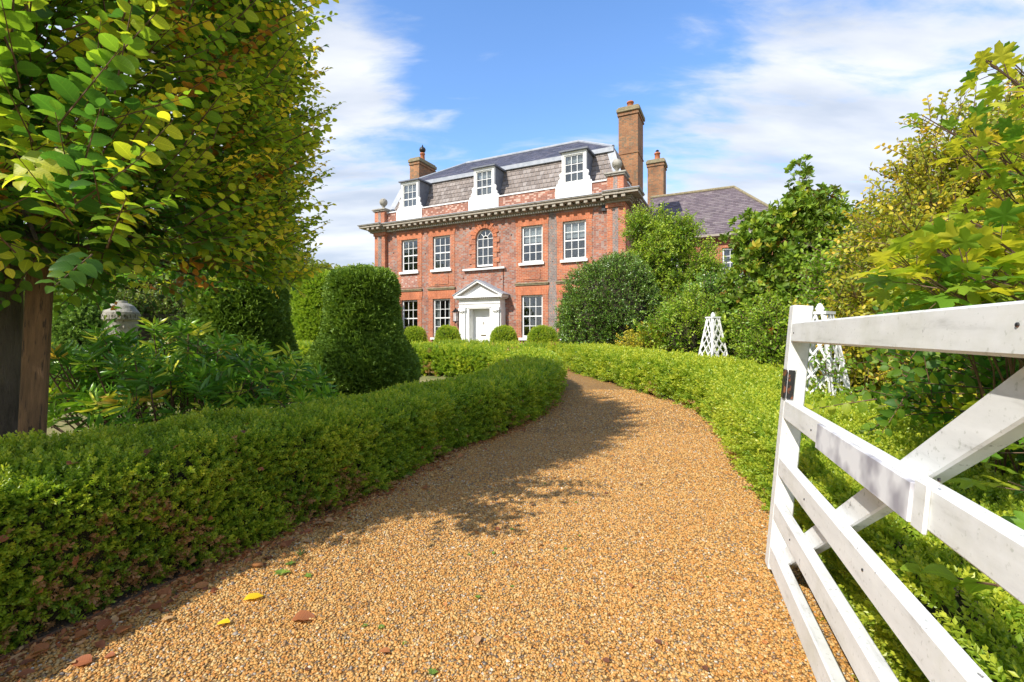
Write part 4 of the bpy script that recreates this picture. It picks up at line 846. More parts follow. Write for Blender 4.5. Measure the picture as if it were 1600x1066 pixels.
topiary('topiary', -4.75, 8.0, [(.80, 0), (.90, .3), (.86, .6), (.72, 1.0), (.66, 1.5), (.60, 1.95), (.5, 2.08), (0, 2.12)], 'dark yew topiary at left behind the long-leaved shrub', dens=1400, scale=1.7, tint=(.46, .16), lump=.07)
topiary('topiary', -6.75, 16.2, [(1.0, 0), (1.05, .4), (.95, 1.4), (.85, 2.5), (.6, 2.9), (0, 3.0)], 'sunlit yellow-green topiary half hidden behind the largest yew topiary', mt='bright', kind='box', dens=700, scale=2.6, tint=(.6, .14))
topiary('topiary', -9.3, 9.9, [(.6, 0), (.62, .6), (.6, 1.4), (.45, 1.75), (0, 1.85)], 'pale green rounded topiary behind the stone beehive ornament', mt='boxdark', kind='box', dens=700, scale=2.2, tint=(.6, .14))
def hl(s, t): return (HX+.898*s+.44*t, HYY-.44*s+.898*t)
names = ['leftmost of four small clipped box balls by the house wall', 'small clipped box ball just left of the front door', 'small clipped box ball just right of the front door', 'rightmost small box ball below the tall ground-floor window']
for (px_, Y_, w_, h_), lb in zip([(648, 22.2, .46, .98), (700, 20.8, .47, 1.02), (787, 20.0, .48, 1.02), (848, 19.0, .54, 1.04)], names):
    X_ = (px_-800)/F*Y_
    topiary('box_ball', X_, Y_, [(w_*.92, 0), (w_*1.05, .25), (w_*1.02, h_*.6), (w_*.85, h_*.85), (w_*.55, h_), (0, h_*1.03)], lb, mt='box', kind='box', dens=900, scale=1.9, tint=(.66, .18), square=.6, group='clipped box balls by the house')
# ------------------------------------------------------------------ shrubs and trees
def crown(P_blobs, n, shell=.5, up=.3, rnd=.7, lumps=.25, seed=0):
    """blobs: (cx,cy,cz,rx,ry,rz). returns points, dirs, depth in 0..1 (1 = outermost)"""
    B = np.array(P_blobs, float); a = (B[:, 3]*B[:, 4]+B[:, 4]*B[:, 5]+B[:, 3]*B[:, 5]); i = RNG.choice(len(B), n, p=a/a.sum())
    d = RNG.normal(0, 1, (n, 3)); d /= np.linalg.norm(d, axis=1)[:, None]; r = 1-shell*RNG.random(n)**1.6
    P = B[i, :3]+d*B[i, 3:6]*r[:, None]; nz = fbm(P, 2.2, seed); P = P+d*(nz*lumps)[:, None]*B[i, 3:6]
    D = d+RNG.normal(0, rnd, d.shape)+np.array([0, 0, up]); return P, D, r, nz
def limbs(root, blobs, base, m, r0=.05, name='trunk', split='branch', n=None, seed=1, fork=.35):
    rs = random.Random(seed); base = Vector(base); top = max(blobs, key=lambda b: b[2])
    fk = base.lerp(Vector(top[:3]), fork); MB().tube([base, base.lerp(fk, .5)+Vector((rs.uniform(-.03, .03), rs.uniform(-.03, .03), 0)), fk], [r0*1.25, r0*1.05, r0], 9).build(name, m, root, smooth=True)
    for b in blobs[:n]:
        c = Vector(b[:3]); mid = fk.lerp(c, .5)+Vector((rs.uniform(-.1, .1), rs.uniform(-.1, .1), rs.uniform(-.02, .12)))
        tip = c+Vector((rs.uniform(-.5, .5)*b[3], rs.uniform(-.5, .5)*b[4], .6*b[5])); mb = MB().tube([fk, mid, c, tip], [r0*.65, r0*.5, r0*.3, r0*.08], 7)
        for k in range(6):
            e = c+Vector((rs.uniform(-.85, .85)*b[3], rs.uniform(-.85, .85)*b[4], rs.uniform(-.5, .8)*b[5])); s0 = mid.lerp(c, rs.random()); mb.tube([s0, s0.lerp(e, .5)+Vector((0, 0, .05)), e], [r0*.22, r0*.14, r0*.05], 5)
        mb.build(split, m, root, smooth=True)
def shrub(name, x, y, blobs, n, mt, kind, label, cat, scale=1., tint=(.5, .2), shell=.5, group=None, trunk=.05, up=.3, rnd=.7, stems=True, lumps=.25, core=0, part='foliage'):
    z = g(x, y); root = empty(name, (x, y, z), 0, label, cat, group)
    if stems: limbs(root, blobs, (0, 0, -.05), M['bark'], trunk, seed=int(abs(x*37))+1)
    P, D, r, nz = crown(blobs, n, shell, up, rnd, lumps, x); k = P[:, 2] > .02; P, D, r, nz = P[k], D[k], r[k], nz[k]
    ti = tint[0]+tint[1]*nz*.7+tint[1]*.9*RNG.normal(0, .7, len(P)); col, its = sprigs(kind, M[mt])
    if core:
        for b in blobs:
            pr = [(math.sin(R(a)), -math.cos(R(a))) for a in range(10, 181, 20)]; mb = MB().lathe([(max(.01, p), q) for p, q in pr], 14)
            mb.v = [(b[0]+v[0]*b[3]*core, b[1]+v[1]*b[4]*core, max(-.05, b[2]+v[2]*b[5]*core)) for v in mb.v]; mb.build('dark_core', M['core'], root, smooth=True)  # added dark solid per blob, blocks the view through the leaves
    scatter(part, P, D, scale*RNG.uniform(.8, 1.25, len(P)), ti, col, root); return root
# --- left stilted hornbeam: crown whose near leaves are parts of their own
def hornbeam():
    bx_, by_ = -3.50, 3.1; root = empty('hornbeam_tree', (bx_, by_, 0), 0, 'hornbeam tree with yellowing leaves filling the upper left corner', 'tree')
    MB().tube([(0, 0, -.1), (.01, 0, .6), (-.02, .02, 1.2), (.0, .0, 1.9), (.1, 0, 3.2)], [.15, .125, .12, .115, .08], 14).build('trunk', M['bark'], root, smooth=True)
    rs = random.Random(3); mb = MB()
    for k in range(26):
        y1 = rs.uniform(-1.9, 2.1); z1 = rs.uniform(1.6, 3.3+.35*(y1+2)); x1 = rs.uniform(.5, 1.15); z0 = rs.uniform(1.5, 2.6); mb.tube([(0, 0, z0), (x1*.45, y1*.5, (z0+z1)/2+.1), (x1, y1, z1)], [.035, .022, .008], 6)
    mb.build('branch', M['bark'], root, smooth=True)
    # crown: broad round-cornered mass whose near side faces the drive
    cx, cy, rx_, ry_ = -4.0, 3.4, 1.78, 2.40
    def surf(th, z, dep):
        k = 1-.30*np.clip((z-4.1)/1.0, 0, 1)**2-.10*np.clip((2.0-z)/.4, 0, 1)**2
        return np.column_stack([cx+(rx_*k-dep)*np.cos(th), cy+(ry_*k-dep)*np.sin(th), z])
    def zlow(th): return 1.75+.22*np.clip(np.sin(th), -1, 1)+.05*np.sin(th*7)
    n = 5600; th = np.where(RNG.random(n) < .80, RNG.uniform(R(-125), R(60), n), RNG.uniform(-math.pi, math.pi, n)); t = RNG.random(n); zl = zlow(th); z = zl+(4.85-zl)*t; dep = RNG.random(n)**1.6*.6
    P = surf(th, z, dep); nz = fbm(P, 2.3, 2); P[:, 0] += np.cos(th)*nz*.16; P[:, 1] += np.sin(th)*nz*.16; P += RNG.normal(0, .05, P.shape)
    D = np.column_stack([np.cos(th)*.9+.25, np.sin(th)*.9, np.full(n, .30)])+RNG.normal(0, .45, (n, 3)); D[:, 2] -= .6*(t < .07)
    n2 = 650; a2 = RNG.uniform(0, 6.28, n2); q2 = RNG.random(n2)**.5*.85; up2 = RNG.random(n2) < .4
    P2 = np.column_stack([cx+rx_*q2*np.cos(a2), cy+ry_*q2*np.sin(a2), np.where(up2, 4.8+RNG.random(n2)*.2, 1.72+RNG.random(n2)*.3)]); D2 = RNG.normal(0, .7, (n2, 3))+np.array([.3, 0, -.05])
    m3 = 640; th3 = RNG.uniform(R(-100), R(50), m3); z3 = RNG.uniform(1.75, 4.9, m3); P3 = surf(th3, z3, -RNG.uniform(.03, .34, m3)*(.6+.4*(th3 > -.6))); D3 = np.column_stack([np.cos(th3)*.6+.35, np.sin(th3)*.6, np.full(m3, .55)])+RNG.normal(0, .22, (m3, 3))
    m4 = 46; P4 = np.array([tuple(at(RNG.uniform(-60, 190), RNG.uniform(-20, 400), RNG.uniform(1.65, 2.1))) for _ in range(m4)]); D4 = np.column_stack([np.full(m4, .6), np.full(m4, -.5), np.full(m4, .35)])+RNG.normal(0, .3, (m4, 3))
    P = np.vstack([P, P2, P3, P4]); D = np.vstack([D, D2, D3, D4]); D /= np.linalg.norm(D, axis=1)[:, None]
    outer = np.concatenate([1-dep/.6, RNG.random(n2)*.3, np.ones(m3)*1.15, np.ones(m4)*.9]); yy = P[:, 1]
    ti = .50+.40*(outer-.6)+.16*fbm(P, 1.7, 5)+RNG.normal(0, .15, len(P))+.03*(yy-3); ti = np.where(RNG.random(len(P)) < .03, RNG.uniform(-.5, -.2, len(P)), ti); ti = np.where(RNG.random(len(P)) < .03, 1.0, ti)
    sc = RNG.uniform(.8, 1.5, len(P))
    col, its = sprigs('hornbeam', M['hornbeam'], 6)
    # the shoots that show largest become 300 leaf objects
    px_ = 800+F*P[:, 0]/P[:, 1]; py_ = HY-F*(P[:, 2]-CAMH)/P[:, 1]; vis = (px_ > -10) & (px_ < 520) & (py_ > -10) & (py_ < 470)
    score = np.where(vis, np.linalg.norm(P-np.array([0, 0, CAMH]), axis=1)+(1-outer)*1.2, 99); order = np.argsort(score); big = order[:30]
    me1 = leaf_mesh('leaf', [(Vector((0, 0, 0)), Matrix.Identity(3), 1., .5)], 'hornbeam', M['hornbeam']); stems = MB(); off = Vector((bx_, by_, 0))
    for k in big:
        rot = mx_dir(D[k], roll=random.uniform(-.5, .5)); p0 = Vector(P[k])-off; it = its[int(RNG.integers(0, 4))]
        stems.tube([p0, p0+rot @ Vector((.31*sc[k], 0, .03))], [.0035, .0012], 4)
        for (lp, lr, ls, lt) in it:
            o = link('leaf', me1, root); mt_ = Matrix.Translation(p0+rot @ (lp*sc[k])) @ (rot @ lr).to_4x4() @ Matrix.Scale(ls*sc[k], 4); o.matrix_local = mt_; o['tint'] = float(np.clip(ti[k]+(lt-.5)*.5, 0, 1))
    stems.build('twig', M['twig'], root)
    keep = np.ones(len(P), bool); keep[big] = False
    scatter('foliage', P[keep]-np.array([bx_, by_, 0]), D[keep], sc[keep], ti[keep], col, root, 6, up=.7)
hornbeam()
# weathered square stake beside the trunk
a = at(42, 660, 2.9); MB().box(-.085, .085, -.06, .06, 0, 2.0)
st = MB().box(-.055, .055, -.045, .045, 0, 2.1).build('tree_stake', M['stake'], None, bevel=.008, loc=(-2.93, 2.75, 0), rot=(0, R(2), R(35))); tag(st, 'brown square timber stake beside the dark trunk at left', 'stake')
# --- long-leaved evergreen shrub
def lance():
    x, y = -3.15, 4.4; root = empty('evergreen_shrub', (x, y, g(x, y)), 0, 'evergreen shrub with long narrow leaves between the tree trunk and the yew topiary', 'shrub')
    rs = random.Random(8); P = []; D = []; T = []; mb = MB(); stems = []
    for k in range(150):
        a = rs.uniform(0, 6.28); rr = rs.random()**.5; ex = rr*math.cos(a)*1.35; ey = rr*math.sin(a)*.65; h = rs.uniform(.45, 1.27)*(1-.25*rr)+.08*(ex < -.2)-.1*(ex > .5); b = Vector((ex*.35, ey*.4, 0)); m = Vector((ex*.75, ey*.8, h*.5)); e = Vector((ex, ey, h))
        mb.tube([b, m, e], [.011, .008, .005], 5); d = (e-m).normalized(); P.append(e); D.append(d); T.append(1)
        for q in range(2): t = rs.uniform(.45, .9); p = m.lerp(e, t); s = Vector((rs.uniform(-.16, .16), rs.uniform(-.16, .16), rs.uniform(-.02, .12))); mb.tube([p, p+s], [.005, .004], 4, False); P.append(p+s); D.append((s+Vector((0, 0, .1))).normalized()); T.append(0)
    mb.build('stems', M['twig'], root); P = np.array([tuple(p) for p in P]); D = np.array([tuple(d) for d in D])
    ti = .55+RNG.normal(0, .32, len(P)); ti = np.where((P[:, 0] > .6) & (RNG.random(len(P)) < .28), 1.1, ti)
    col, its = sprigs('lance', M['lance']); cp = np.array([0-x, 0-y, CAMH]); order = np.argsort(np.linalg.norm(P-cp, axis=1)); big = order[:23]
    me1 = leaf_mesh('leaf', [(Vector((0, 0, 0)), Matrix.Identity(3), 1., .5)], 'lance', M['lance'])
    for k in big:
        rot = mx_dir(D[k])
        for (lp, lr, ls, lt) in its[0]: o = link('leaf', me1, root); o.matrix_local = Matrix.Translation(Vector(P[k])+rot @ lp) @ (rot @ lr).to_4x4() @ Matrix.Scale(ls, 4); o['tint'] = float(np.clip(ti[k]+(lt-.5)*.4, 0, 1))
    keep = np.ones(len(P), bool); keep[big] = False; scatter('foliage', P[keep], D[keep], RNG.uniform(.85, 1.15, keep.sum()), ti[keep], col, root)
lance()
# --- stone beehive ornament
def beehive():
    a = at(190, 520, 6.6); x, y = a.x, a.y; o = empty('stone_ornament', (x, y, g(x, y)), 0, 'domed grey stone ornament with carved key pattern band in the left border', 'stone ornament'); o.scale = (.72, .72, 1)
    z = CAMH+(HY-470)*6.6/F-g(x, y)
    MB().lathe([(.20, 0), (.20, .1), (.15, .15), (.14, z-.95), (.19, z-.9), (.2, z-.86)], 20).build('pedestal', M['stone'], o, smooth=False)
    MB().lathe([(.16, z-.86), (.22, z-.70), (.255, z-.45), (.265, z-.30), (.29, z-.285), (.29, z-.17), (.25, z-.13), (.20, z-.075), (.13, z-.04), (.10, z-.035), (.09, z-.005), (.03, z), (.002, z)], 26).build('stone_dome', M['stone'], o, smooth=False)
    mb = MB()
    for k in range(20):
        a0 = 2*math.pi*k/20
        for (da, z0, z1, w) in ((0, .27, .19, .03), (.07, .215, .19, .09), (.14, .27, .215, .03), (.22, .27, .25, .06)):
            c, s = math.cos(a0+da), math.sin(a0+da); c0 = Vector((c*.29, s*.29, 0)); t = Vector((-s, c, 0)); n = Vector((c, s, 0)); 
            vs = [c0+t*u*w/2+n*v for u in (-1, 1) for v in (-.01, .015)]; mb.add([tuple(v+Vector((0, 0, z-z0))) for v in vs]+[tuple(v+Vector((0, 0, z-z1))) for v in vs], [(0,2,3,1),(4,5,7,6),(0,1,5,4),(2,6,7,3),(1,3,7,5),(0,4,6,2)])
    tag(mb.build('carved_key_band', M['stone'], o), kind='stuff')
    mb = MB()
    for r_ in range(3):
        for k in range(18): a0 = 2*math.pi*(k+.5*(r_ % 2))/18; rad = .275-.02*r_; c, s = math.cos(a0), math.sin(a0); mb.lathe([(.02, 0), (.03, .02), (.02, .045)], 6, (c*rad*.93, s*rad*.93, z-.40-.1*r_))
    tag(mb.build('woven_relief', M['stone'], o), kind='stuff')
beehive()
# --- holly dome right of the facade
shrub('holly_bush', 3.0, 14.0, [(0, 0, 1.3, 1.5, 1.4, 1.9), (.3, .2, 2.2, 1.05, 1.0, 1.15), (-.35, -.2, 1.0, 1.15, 1.1, 1.25)], 9500, 'holly', 'small', 'large rounded dark green holly bush against the right end of the house', 'bush', scale=1.15, shell=.16, lumps=.13, core=.80, tint=(.5, .24), trunk=.08)
shrub('bay_tree', 5.0, 15.3, [(-.2, 0, 3.6, .75, .7, .9), (.6, 0, 2.4, 1.0, .9, .9), (-.7, -.2, 2.8, .6, .6, .7), (.2, -.3, 1.2, 1.2, 1, 1.0), (-.65, .1, 4.5, .42, .4, .55), (.45, .1, 4.0, .5, .45, .45), (1.2, 0, 3.3, .45, .4, .5), (1.5, 0, 1.9, .6, .5, .7), (-.1, 0, 4.0, .35, .3, 1.0), (.8, 0, 4.3, .42, .4, .6), (1.7, .1, 2.9, .5, .4, .5)], 6400, 'bright', 'small', 'tall bright green bay tree behind the holly at the house corner', 'tree', scale=1.7, shell=.8, trunk=.09, tint=(.66, .28), lumps=.55)
shrub('magnolia_tree', 5.5, 9.3, [(.1, 0, 2.5, .95, .9, 1.0), (-.5, .2, 3.0, .5, .5, .55), (.7, 0, 3.6, .6, .5, .45), (.45, 0, 3.3, .65, .6, .6), (.42, .1, 3.9, .22, .2, .75), (0, -.2, 1.3, 1.3, 1.0, 1.0), (-.75, 0, 1.6, .5, .6, .7), (.9, 0, 2.2, .8, .8, .9)], 2500, 'magnolia', 'whorl', 'magnolia tree with leathery olive leaves rising to a thin spire', 'tree', scale=1.05, shell=.95, trunk=.07, tint=(.5, .3), up=.5, lumps=.32)
shrub('flowering_shrub', 3.55, 11.9, [(0, 0, .55, .7, .5, .55)], 700, 'yellow', 'small', 'small bright yellow shrub at the foot of the holly bush', 'shrub', scale=1.3, shell=.5, tint=(.72, .15), trunk=.02, core=.5)
shrub('green_shrub', 4.35, 11.6, [(0, 0, .9, .95, .7, 1.05), (.5, .3, 1.4, .6, .6, .7)], 1900, 'bright', 'small', 'bright green shrub between the yellow shrub and the far white obelisk', 'shrub', scale=1.5, shell=.6, tint=(.62, .24), trunk=.03, core=.45, lumps=.6)
shrub('green_shrub', 5.0, 8.3, [(0, 0, .75, .85, .6, .8)], 1800, 'bright', 'small', 'light green shrub between the far white obelisk and the gate post', 'shrub', scale=1.25, shell=.6, tint=(.62, .2), trunk=.03, core=.45, lumps=.6)
shrub('dark_shrub', 6.2, 12.5, [(0, 0, 1.2, 1.6, .8, 1.4), (1.5, .2, 1.4, 1.3, .8, 1.4)], 3000, 'holly', 'small', 'dark evergreen shrub behind the magnolia and far obelisk', 'shrub', scale=2.0, shell=.4, tint=(.5, .2), trunk=.05, core=.7)
shrub('green_shrub', 5.15, 6.3, [(0, 0, 1.75, .85, .7, .75), (.2, 0, .9, 1.0, .7, .9)], 2400, 'bright', 'small', 'fresh green shrub rising between magnolia and yellowing tree above the gate post', 'shrub', scale=1.45, shell=.55, tint=(.5, .22), trunk=.04, core=.4)
shrub('yellowing_tree', 4.9, 5.0, [(-.3, 0, 2.0, .85, .7, .7), (.35, .1, 2.7, .85, .7, .65), (0, -.1, 1.0, 1.1, .8, .9), (1.0, .1, 3.0, .8, .7, .6), (1.5, 0, 2.0, 1.0, .8, 1.0), (-.75, .1, 1.25, .6, .6, .7), (2.2, .1, 3.0, .9, .7, 1.0), (.1, .1, 3.15, .45, .4, .5), (1.2, .3, 3.7, .55, .5, .4)], 7600, 'yellow', 'small', 'small-leaved tree turning yellow beyond the top rail of the gate', 'tree', scale=1.25, shell=.8, trunk=.045, tint=(.60, .26), lumps=.4)
shrub('dark_shrub', 6.3, 6.0, [(0, 0, 1.4, 1.7, .8, 1.7), (2.2, 0, 1.6, 1.6, .8, 1.8)], 4200, 'hedge_far', 'small', 'dark green shrub mass behind the yellowing tree at the right edge', 'shrub', scale=1.7, shell=.4, tint=(.5, .2), trunk=.05, core=.7)
# hornbeam hedge shoots right behind the gate, under the top rail
shrub('hornbeam_shrub', 2.62, 2.25, [(0, .1, .95, .50, .75, .42), (.35, .3, 1.25, .5, .6, .40), (.15, -.55, .85, .42, .6, .40), (.7, -.2, 1.0, .5, .8, .55)], 900, 'hornbeam', 'hornbeam', 'dark hornbeam shrub with veined leaves behind the middle of the gate', 'shrub', scale=.95, shell=.8, tint=(.52, .24), trunk=.015, up=.1)
def lobed_shrub():
    x, y = 2.75, 1.6; root = empty('maple_shrub', (x, y, 0), 0, 'maple-like shrub with big yellow-green lobed leaves over the gate at right', 'shrub')
    rs = random.Random(12); P = []; D = []; stems = MB(); me1 = leaf_mesh('leaf', [(Vector((0, 0, 0)), Matrix.Identity(3), 1., .5)], 'lobed', M['lobed'])
    col, its = sprigs('lobed', M['lobed'])
    tg = []
    for k in range(110):
        px_ = rs.uniform(1390, 1690); lo = np.interp(px_, [1400, 1470, 1560, 1700], [400, 350, 320, 230]); py_ = rs.uniform(lo, 462)
        if rs.random() < .45: py_ = rs.uniform(380, 455)
        tg.append(at(px_, py_, rs.uniform(1.25, 2.0)))
    tg += [at(rs.uniform(1500, 1660), rs.uniform(75, 330), rs.uniform(1.3, 1.8)) for _ in range(16)]+[at(1440, 186, 1.55), at(1500, 200, 1.6), at(1560, 240, 1.5), at(1545, 100, 1.25), at(1590, 110, 1.3), at(1600, 170, 1.35), at(1540, 640, 1.45), at(1580, 760, 1.2), at(1600, 700, 1.3)]
    for q in tg:
        e = Vector(q)-Vector((x, y, 0)); b = Vector((rs.uniform(-.5, .2), rs.uniform(-.4, .6), max(0, e.z-.9))); mid = b.lerp(e, .6)+Vector((.10, .05, .10)); tube = [b, mid, e]; stems.tube(tube, [.0045, .003, .0012], 5)
        d = (e-mid).normalized(); P.append(e); D.append(d)
    stems.build('stems', M['twig'], root); P = np.array([tuple(p) for p in P]); D = np.array([tuple(d) for d in D])
    stm = MB(); w = P+np.array([x, y, 0]); ss = np.array([rs.uniform(.8, 1.1)*(.66 if q[2] > 1.62 else 1) for q in w]); P = P-D*(.32*ss[:, None]); order = np.argsort(w[:, 1]); big = order[:60]
    for k in big:
        rot = mx_dir(D[k], roll=rs.uniform(-.5, .5)); s = float(ss[k]); t = rs.uniform(.4, 1.0)
        stm.tube([Vector(P[k]), Vector(P[k])+rot @ Vector((.34*s, 0, .01))], [.003, .0015], 4)
        for (lp, lr, ls, lt) in its[k % 4]: stm.tube([Vector(P[k])+rot @ Vector(((lp.x-.035)*s, 0, 0)), Vector(P[k])+rot @ (lp*s)+rot @ lr @ Vector((.04*ls, 0, 0))], .0013, 3); o = link('leaf', me1, root); o.matrix_local = Matrix.Translation(Vector(P[k])+rot @ (lp*s)) @ (rot @ lr).to_4x4() @ Matrix.Scale(ls*s, 4); o['tint'] = float(np.clip(t+(lt-.5)*.7, 0, 1))
    stm.build('twig', M['twig'], root); keep = np.ones(len(P), bool); keep[big] = False; scatter('foliage', P[keep], D[keep], ss[keep], RNG.uniform(.4, 1.1, keep.sum()), col, root)
lobed_shrub()
# --- background: clipped tall hedge and trees at left
def tall(name, path, w, z0, z1, label, n, tint=(.5, .2), mt='hedge_far', scale=3.0, cat='hedge'):
    P = np.array(path, float); L_ = np.concatenate([[0], np.cumsum(np.linalg.norm(np.diff(P, axis=0), axis=1))]); c0 = P.mean(0); z = g(*c0); root = empty(name, (c0[0], c0[1], z), 0, label, cat)
    T = (P[-1]-P[0])/np.linalg.norm(P[-1]-P[0]); Nn = np.array([-T[1], T[0]]); mb = MB()
    for i in range(len(P)-1):
        a, b = P[i]-c0, P[i+1]-c0; m_ = w/2-.25; vs = [a-Nn*m_, b-Nn*m_, b+Nn*m_, a+Nn*m_]; mb.add([(v[0], v[1], max(z0, 0)) for v in vs]+[(v[0], v[1], z1-.3) for v in vs], [(0,3,2,1),(4,5,6,7),(0,1,5,4),(1,2,6,5),(2,3,7,6),(3,0,4,7)])
    mb.build('dark_core', M['core'], root); u = RNG.uniform(0, L_[-1], n); c = np.column_stack([np.interp(u, L_, P[:, 0]), np.interp(u, L_, P[:, 1])])-c0; tt2 = RNG.random(n); top_ = RNG.random(n) < .3; side = np.where(RNG.random(n) < .75, -1, 1)  # core boxes are dark solids added to block gaps in the tall hedge
    off = np.where(top_, RNG.uniform(-w/2, w/2, n), side*w/2); zz = np.where(top_, z1, z0+(z1-z0)*tt2)
    Q = np.column_stack([c+Nn*off[:, None], zz]); Dn = np.where(top_[:, None], np.array([0, 0, 1.]), np.column_stack([Nn[0]*side, Nn[1]*side, np.zeros(n)])); nz = fbm(Q, 1.3, 4)+.5*fbm(Q, 4, 2)
    Q += Dn*(nz[:, None]*.22+RNG.normal(0, .1, (n, 1))); D = Dn+RNG.normal(0, .5, Q.shape)+np.array([0, 0, .5]); col, _ = sprigs('small', M[mt])
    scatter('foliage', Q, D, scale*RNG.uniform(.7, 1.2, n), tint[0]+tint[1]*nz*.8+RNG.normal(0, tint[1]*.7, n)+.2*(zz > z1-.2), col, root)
tall('tall_hedge', [(-22, 13), (-14, 17.5), (-8.2, 20.5)], 1.6, 0, 3.35, 'tall clipped dark hedge closing the garden beyond the left lawn', 9000, scale=3.2)
tall('tall_hedge', [(-8.6, 22.5), (-6.9, 27)], 1.5, 0, 3.5, 'yellow-green tall hedge running back along the left end of the house', 2400, (.8, .2), scale=3.2)
shrub('background_tree', -10.6, 20.5, [(0, 0, 3.6, 1.1, 1, 1.2), (.3, 0, 4.4, .7, .7, .7)], 900, 'hedge_far', 'small', 'airy tree poking above the tall hedge behind the hornbeam crown', 'tree', scale=2.6, shell=.8, tint=(.6, .3), trunk=.1)
shrub('background_tree', -15.5, 19.5, [(0, 0, 4.5, 2.6, 2, 2.4), (2, 0, 4, 1.8, 1.6, 1.8)], 2200, 'hedge_far', 'small', 'broad dark tree behind the tall hedge at far left', 'tree', scale=3.4, shell=.5, tint=(.45, .3), trunk=.2, core=.6)
shrub('background_tree', 16.5, 17.5, [(0, 0, 3.5, 3.2, 2.6, 3.2), (-3, 0, 2.6, 2.2, 2, 2.5)], 3600, 'hedge_far', 'small', 'broad tree beyond the right border behind the yellowing tree', 'tree', scale=3.2, shell=.5, tint=(.5, .3), trunk=.2, core=.6)
tall('tall_hedge', [(-8.3, 17.3), (-11, 16.3), (-15, 14)], 1.2, 0, 1.9, 'mid-height dark hedge behind the yew topiaries on the lawn', 3800, (.35, .2), scale=2.2)
# --- white lattice obelisks
def obelisk(x, y, h, w, label, rz):
    o = empty('lattice_obelisk', (x, y, g(x, y)), rz, label, 'garden obelisk', 'white lattice obelisks'); wt = w*.26
    cs = [(-1, -1), (1, -1), (1, 1), (-1, 1)]
    for (a, b) in cs: MB().bar((a*w/2, b*w/2, 0), (a*wt/2, b*wt/2, h), .034, .034).build('leg', M['gate'], o)
    MB().box(-wt/2-.03, wt/2+.03, -wt/2-.03, wt/2+.03, h+.001, h+.03).lathe([(.03, h+.03), (.045, h+.06), (.02, h+.11), (.002, h+.12)], 8).build('cap', M['gate'], o)
    for i in range(4):
        A = Vector((*[c*w/2 for c in cs[i]], 0)); B = Vector((*[c*w/2 for c in cs[(i+1) % 4]], 0)); A1 = Vector((*[c*wt/2 for c in cs[i]], h)); B1 = Vector((*[c*wt/2 for c in cs[(i+1) % 4]], h)); n = (B-A).cross(A1-A).normalized()
        step = .19
        for s in (0, 1):
            for k in range(-3, 9):
                z0 = k*step; z1 = z0+h*.30     # slat crosses the face from one leg to the other
                ta, tb = z0/h, z1/h; p, q = (A.lerp(A1, ta), B.lerp(B1, tb)) if s == 0 else (B.lerp(B1, ta), A.lerp(A1, tb))
                if tb > 1: f_ = (1-ta)/(tb-ta) if tb > ta else 1; q = p.lerp(q, f_)
                if ta < 0: f_ = (0-ta)/(tb-ta); p = p.lerp(q, f_)
                if ta >= .98 or tb <= .02 or (q-p).length < .05: continue
                MB().bar(tuple(p+n*(.012+.009*s)), tuple(q+n*(.012+.009*s)), .020, .008, tuple(n)).build('slat', M['gate'], o)
a = at(1114, 560, 9.0); obelisk(a.x, 9.0, 1.42, .56, 'far white lattice obelisk rising behind the right hedge', .3)
a = at(1281, 560, 4.75); obelisk(a.x, 4.75, 1.44, .56, 'near white lattice obelisk with ivy seen beside the gate post', .55)
a = at(1290, 640, 4.55); shrub('ivy', a.x, 4.5, [(0, 0, .85, .16, .1, .35), (.1, 0, .4, .3, .2, .35)], 90, 'bright', 'small', 'thin ivy climbing the near white obelisk', 'climber', scale=.9, shell=1, trunk=.006, tint=(.45, .2))
# ------------------------------------------------------------------ the gate
def gate():
    base = Vector((1.293, 2.31, 0)); gt = empty('field_gate', base, math.atan2(-.941, -.338), 'open white five-bar wooden gate with peeling paint at right', 'gate')
    gt.rotation_mode = 'XYZ'; gt.rotation_euler = (-.085, 0, math.atan2(-.941, -.338))
    MB().box(-.085, 0, 0, .088, .055, 1.40).build('stile', M['gate'], gt, bevel=.005)
    MB().box(3.0, 3.1, 0, .09, .05, 1.55).build('stile', M['gate'], gt, bevel=.005)
    for (z0, z1) in ((1.215, 1.312), (.830, .925), (.545, .638), (.315, .410), (.085, .187)):
        MB().box(.001, 3.0, .0, .046, z0, z1).build('rail', M['gate'], gt, bevel=.006)
    A = Vector((.01, .066, .12)); B = Vector((1.98, .066, 1.45)); 
    MB().bar(A, B, .038, .09, (0, 0, 1)).build('brace', M['gate'], gt, bevel=.005)
    MB().box(1.345, 1.40, -.010, -.0005, .822, .93).build('batten', M['gate'], gt, bevel=.003)
    sg = MB().box(.62, 1.34, -.014, -.0005, .826, .918).build('name_board', M['sign'], gt, bevel=.002, label='white name board with smudged grey lettering')
    MB().box(.0005, .012, .006, .034, .93, 1.075).box(-.05, .012, -.008, -.0005, .93, 1.075).build('latch_plate', M['rust'], gt, bevel=.002)
    for (x, z) in ((1.42, .95), (.5, .87), (.5, .59), (1.1, .60), (.35, .36), (.06, 1.26), (1.6, 1.27)): MB().lathe([(.0045, -.001), (.004, .002), (.001, .003)], 8).build('bolt', M['rust'], gt, loc=(x, -.0005, z), rot=(R(90), 0, 0))
gate()
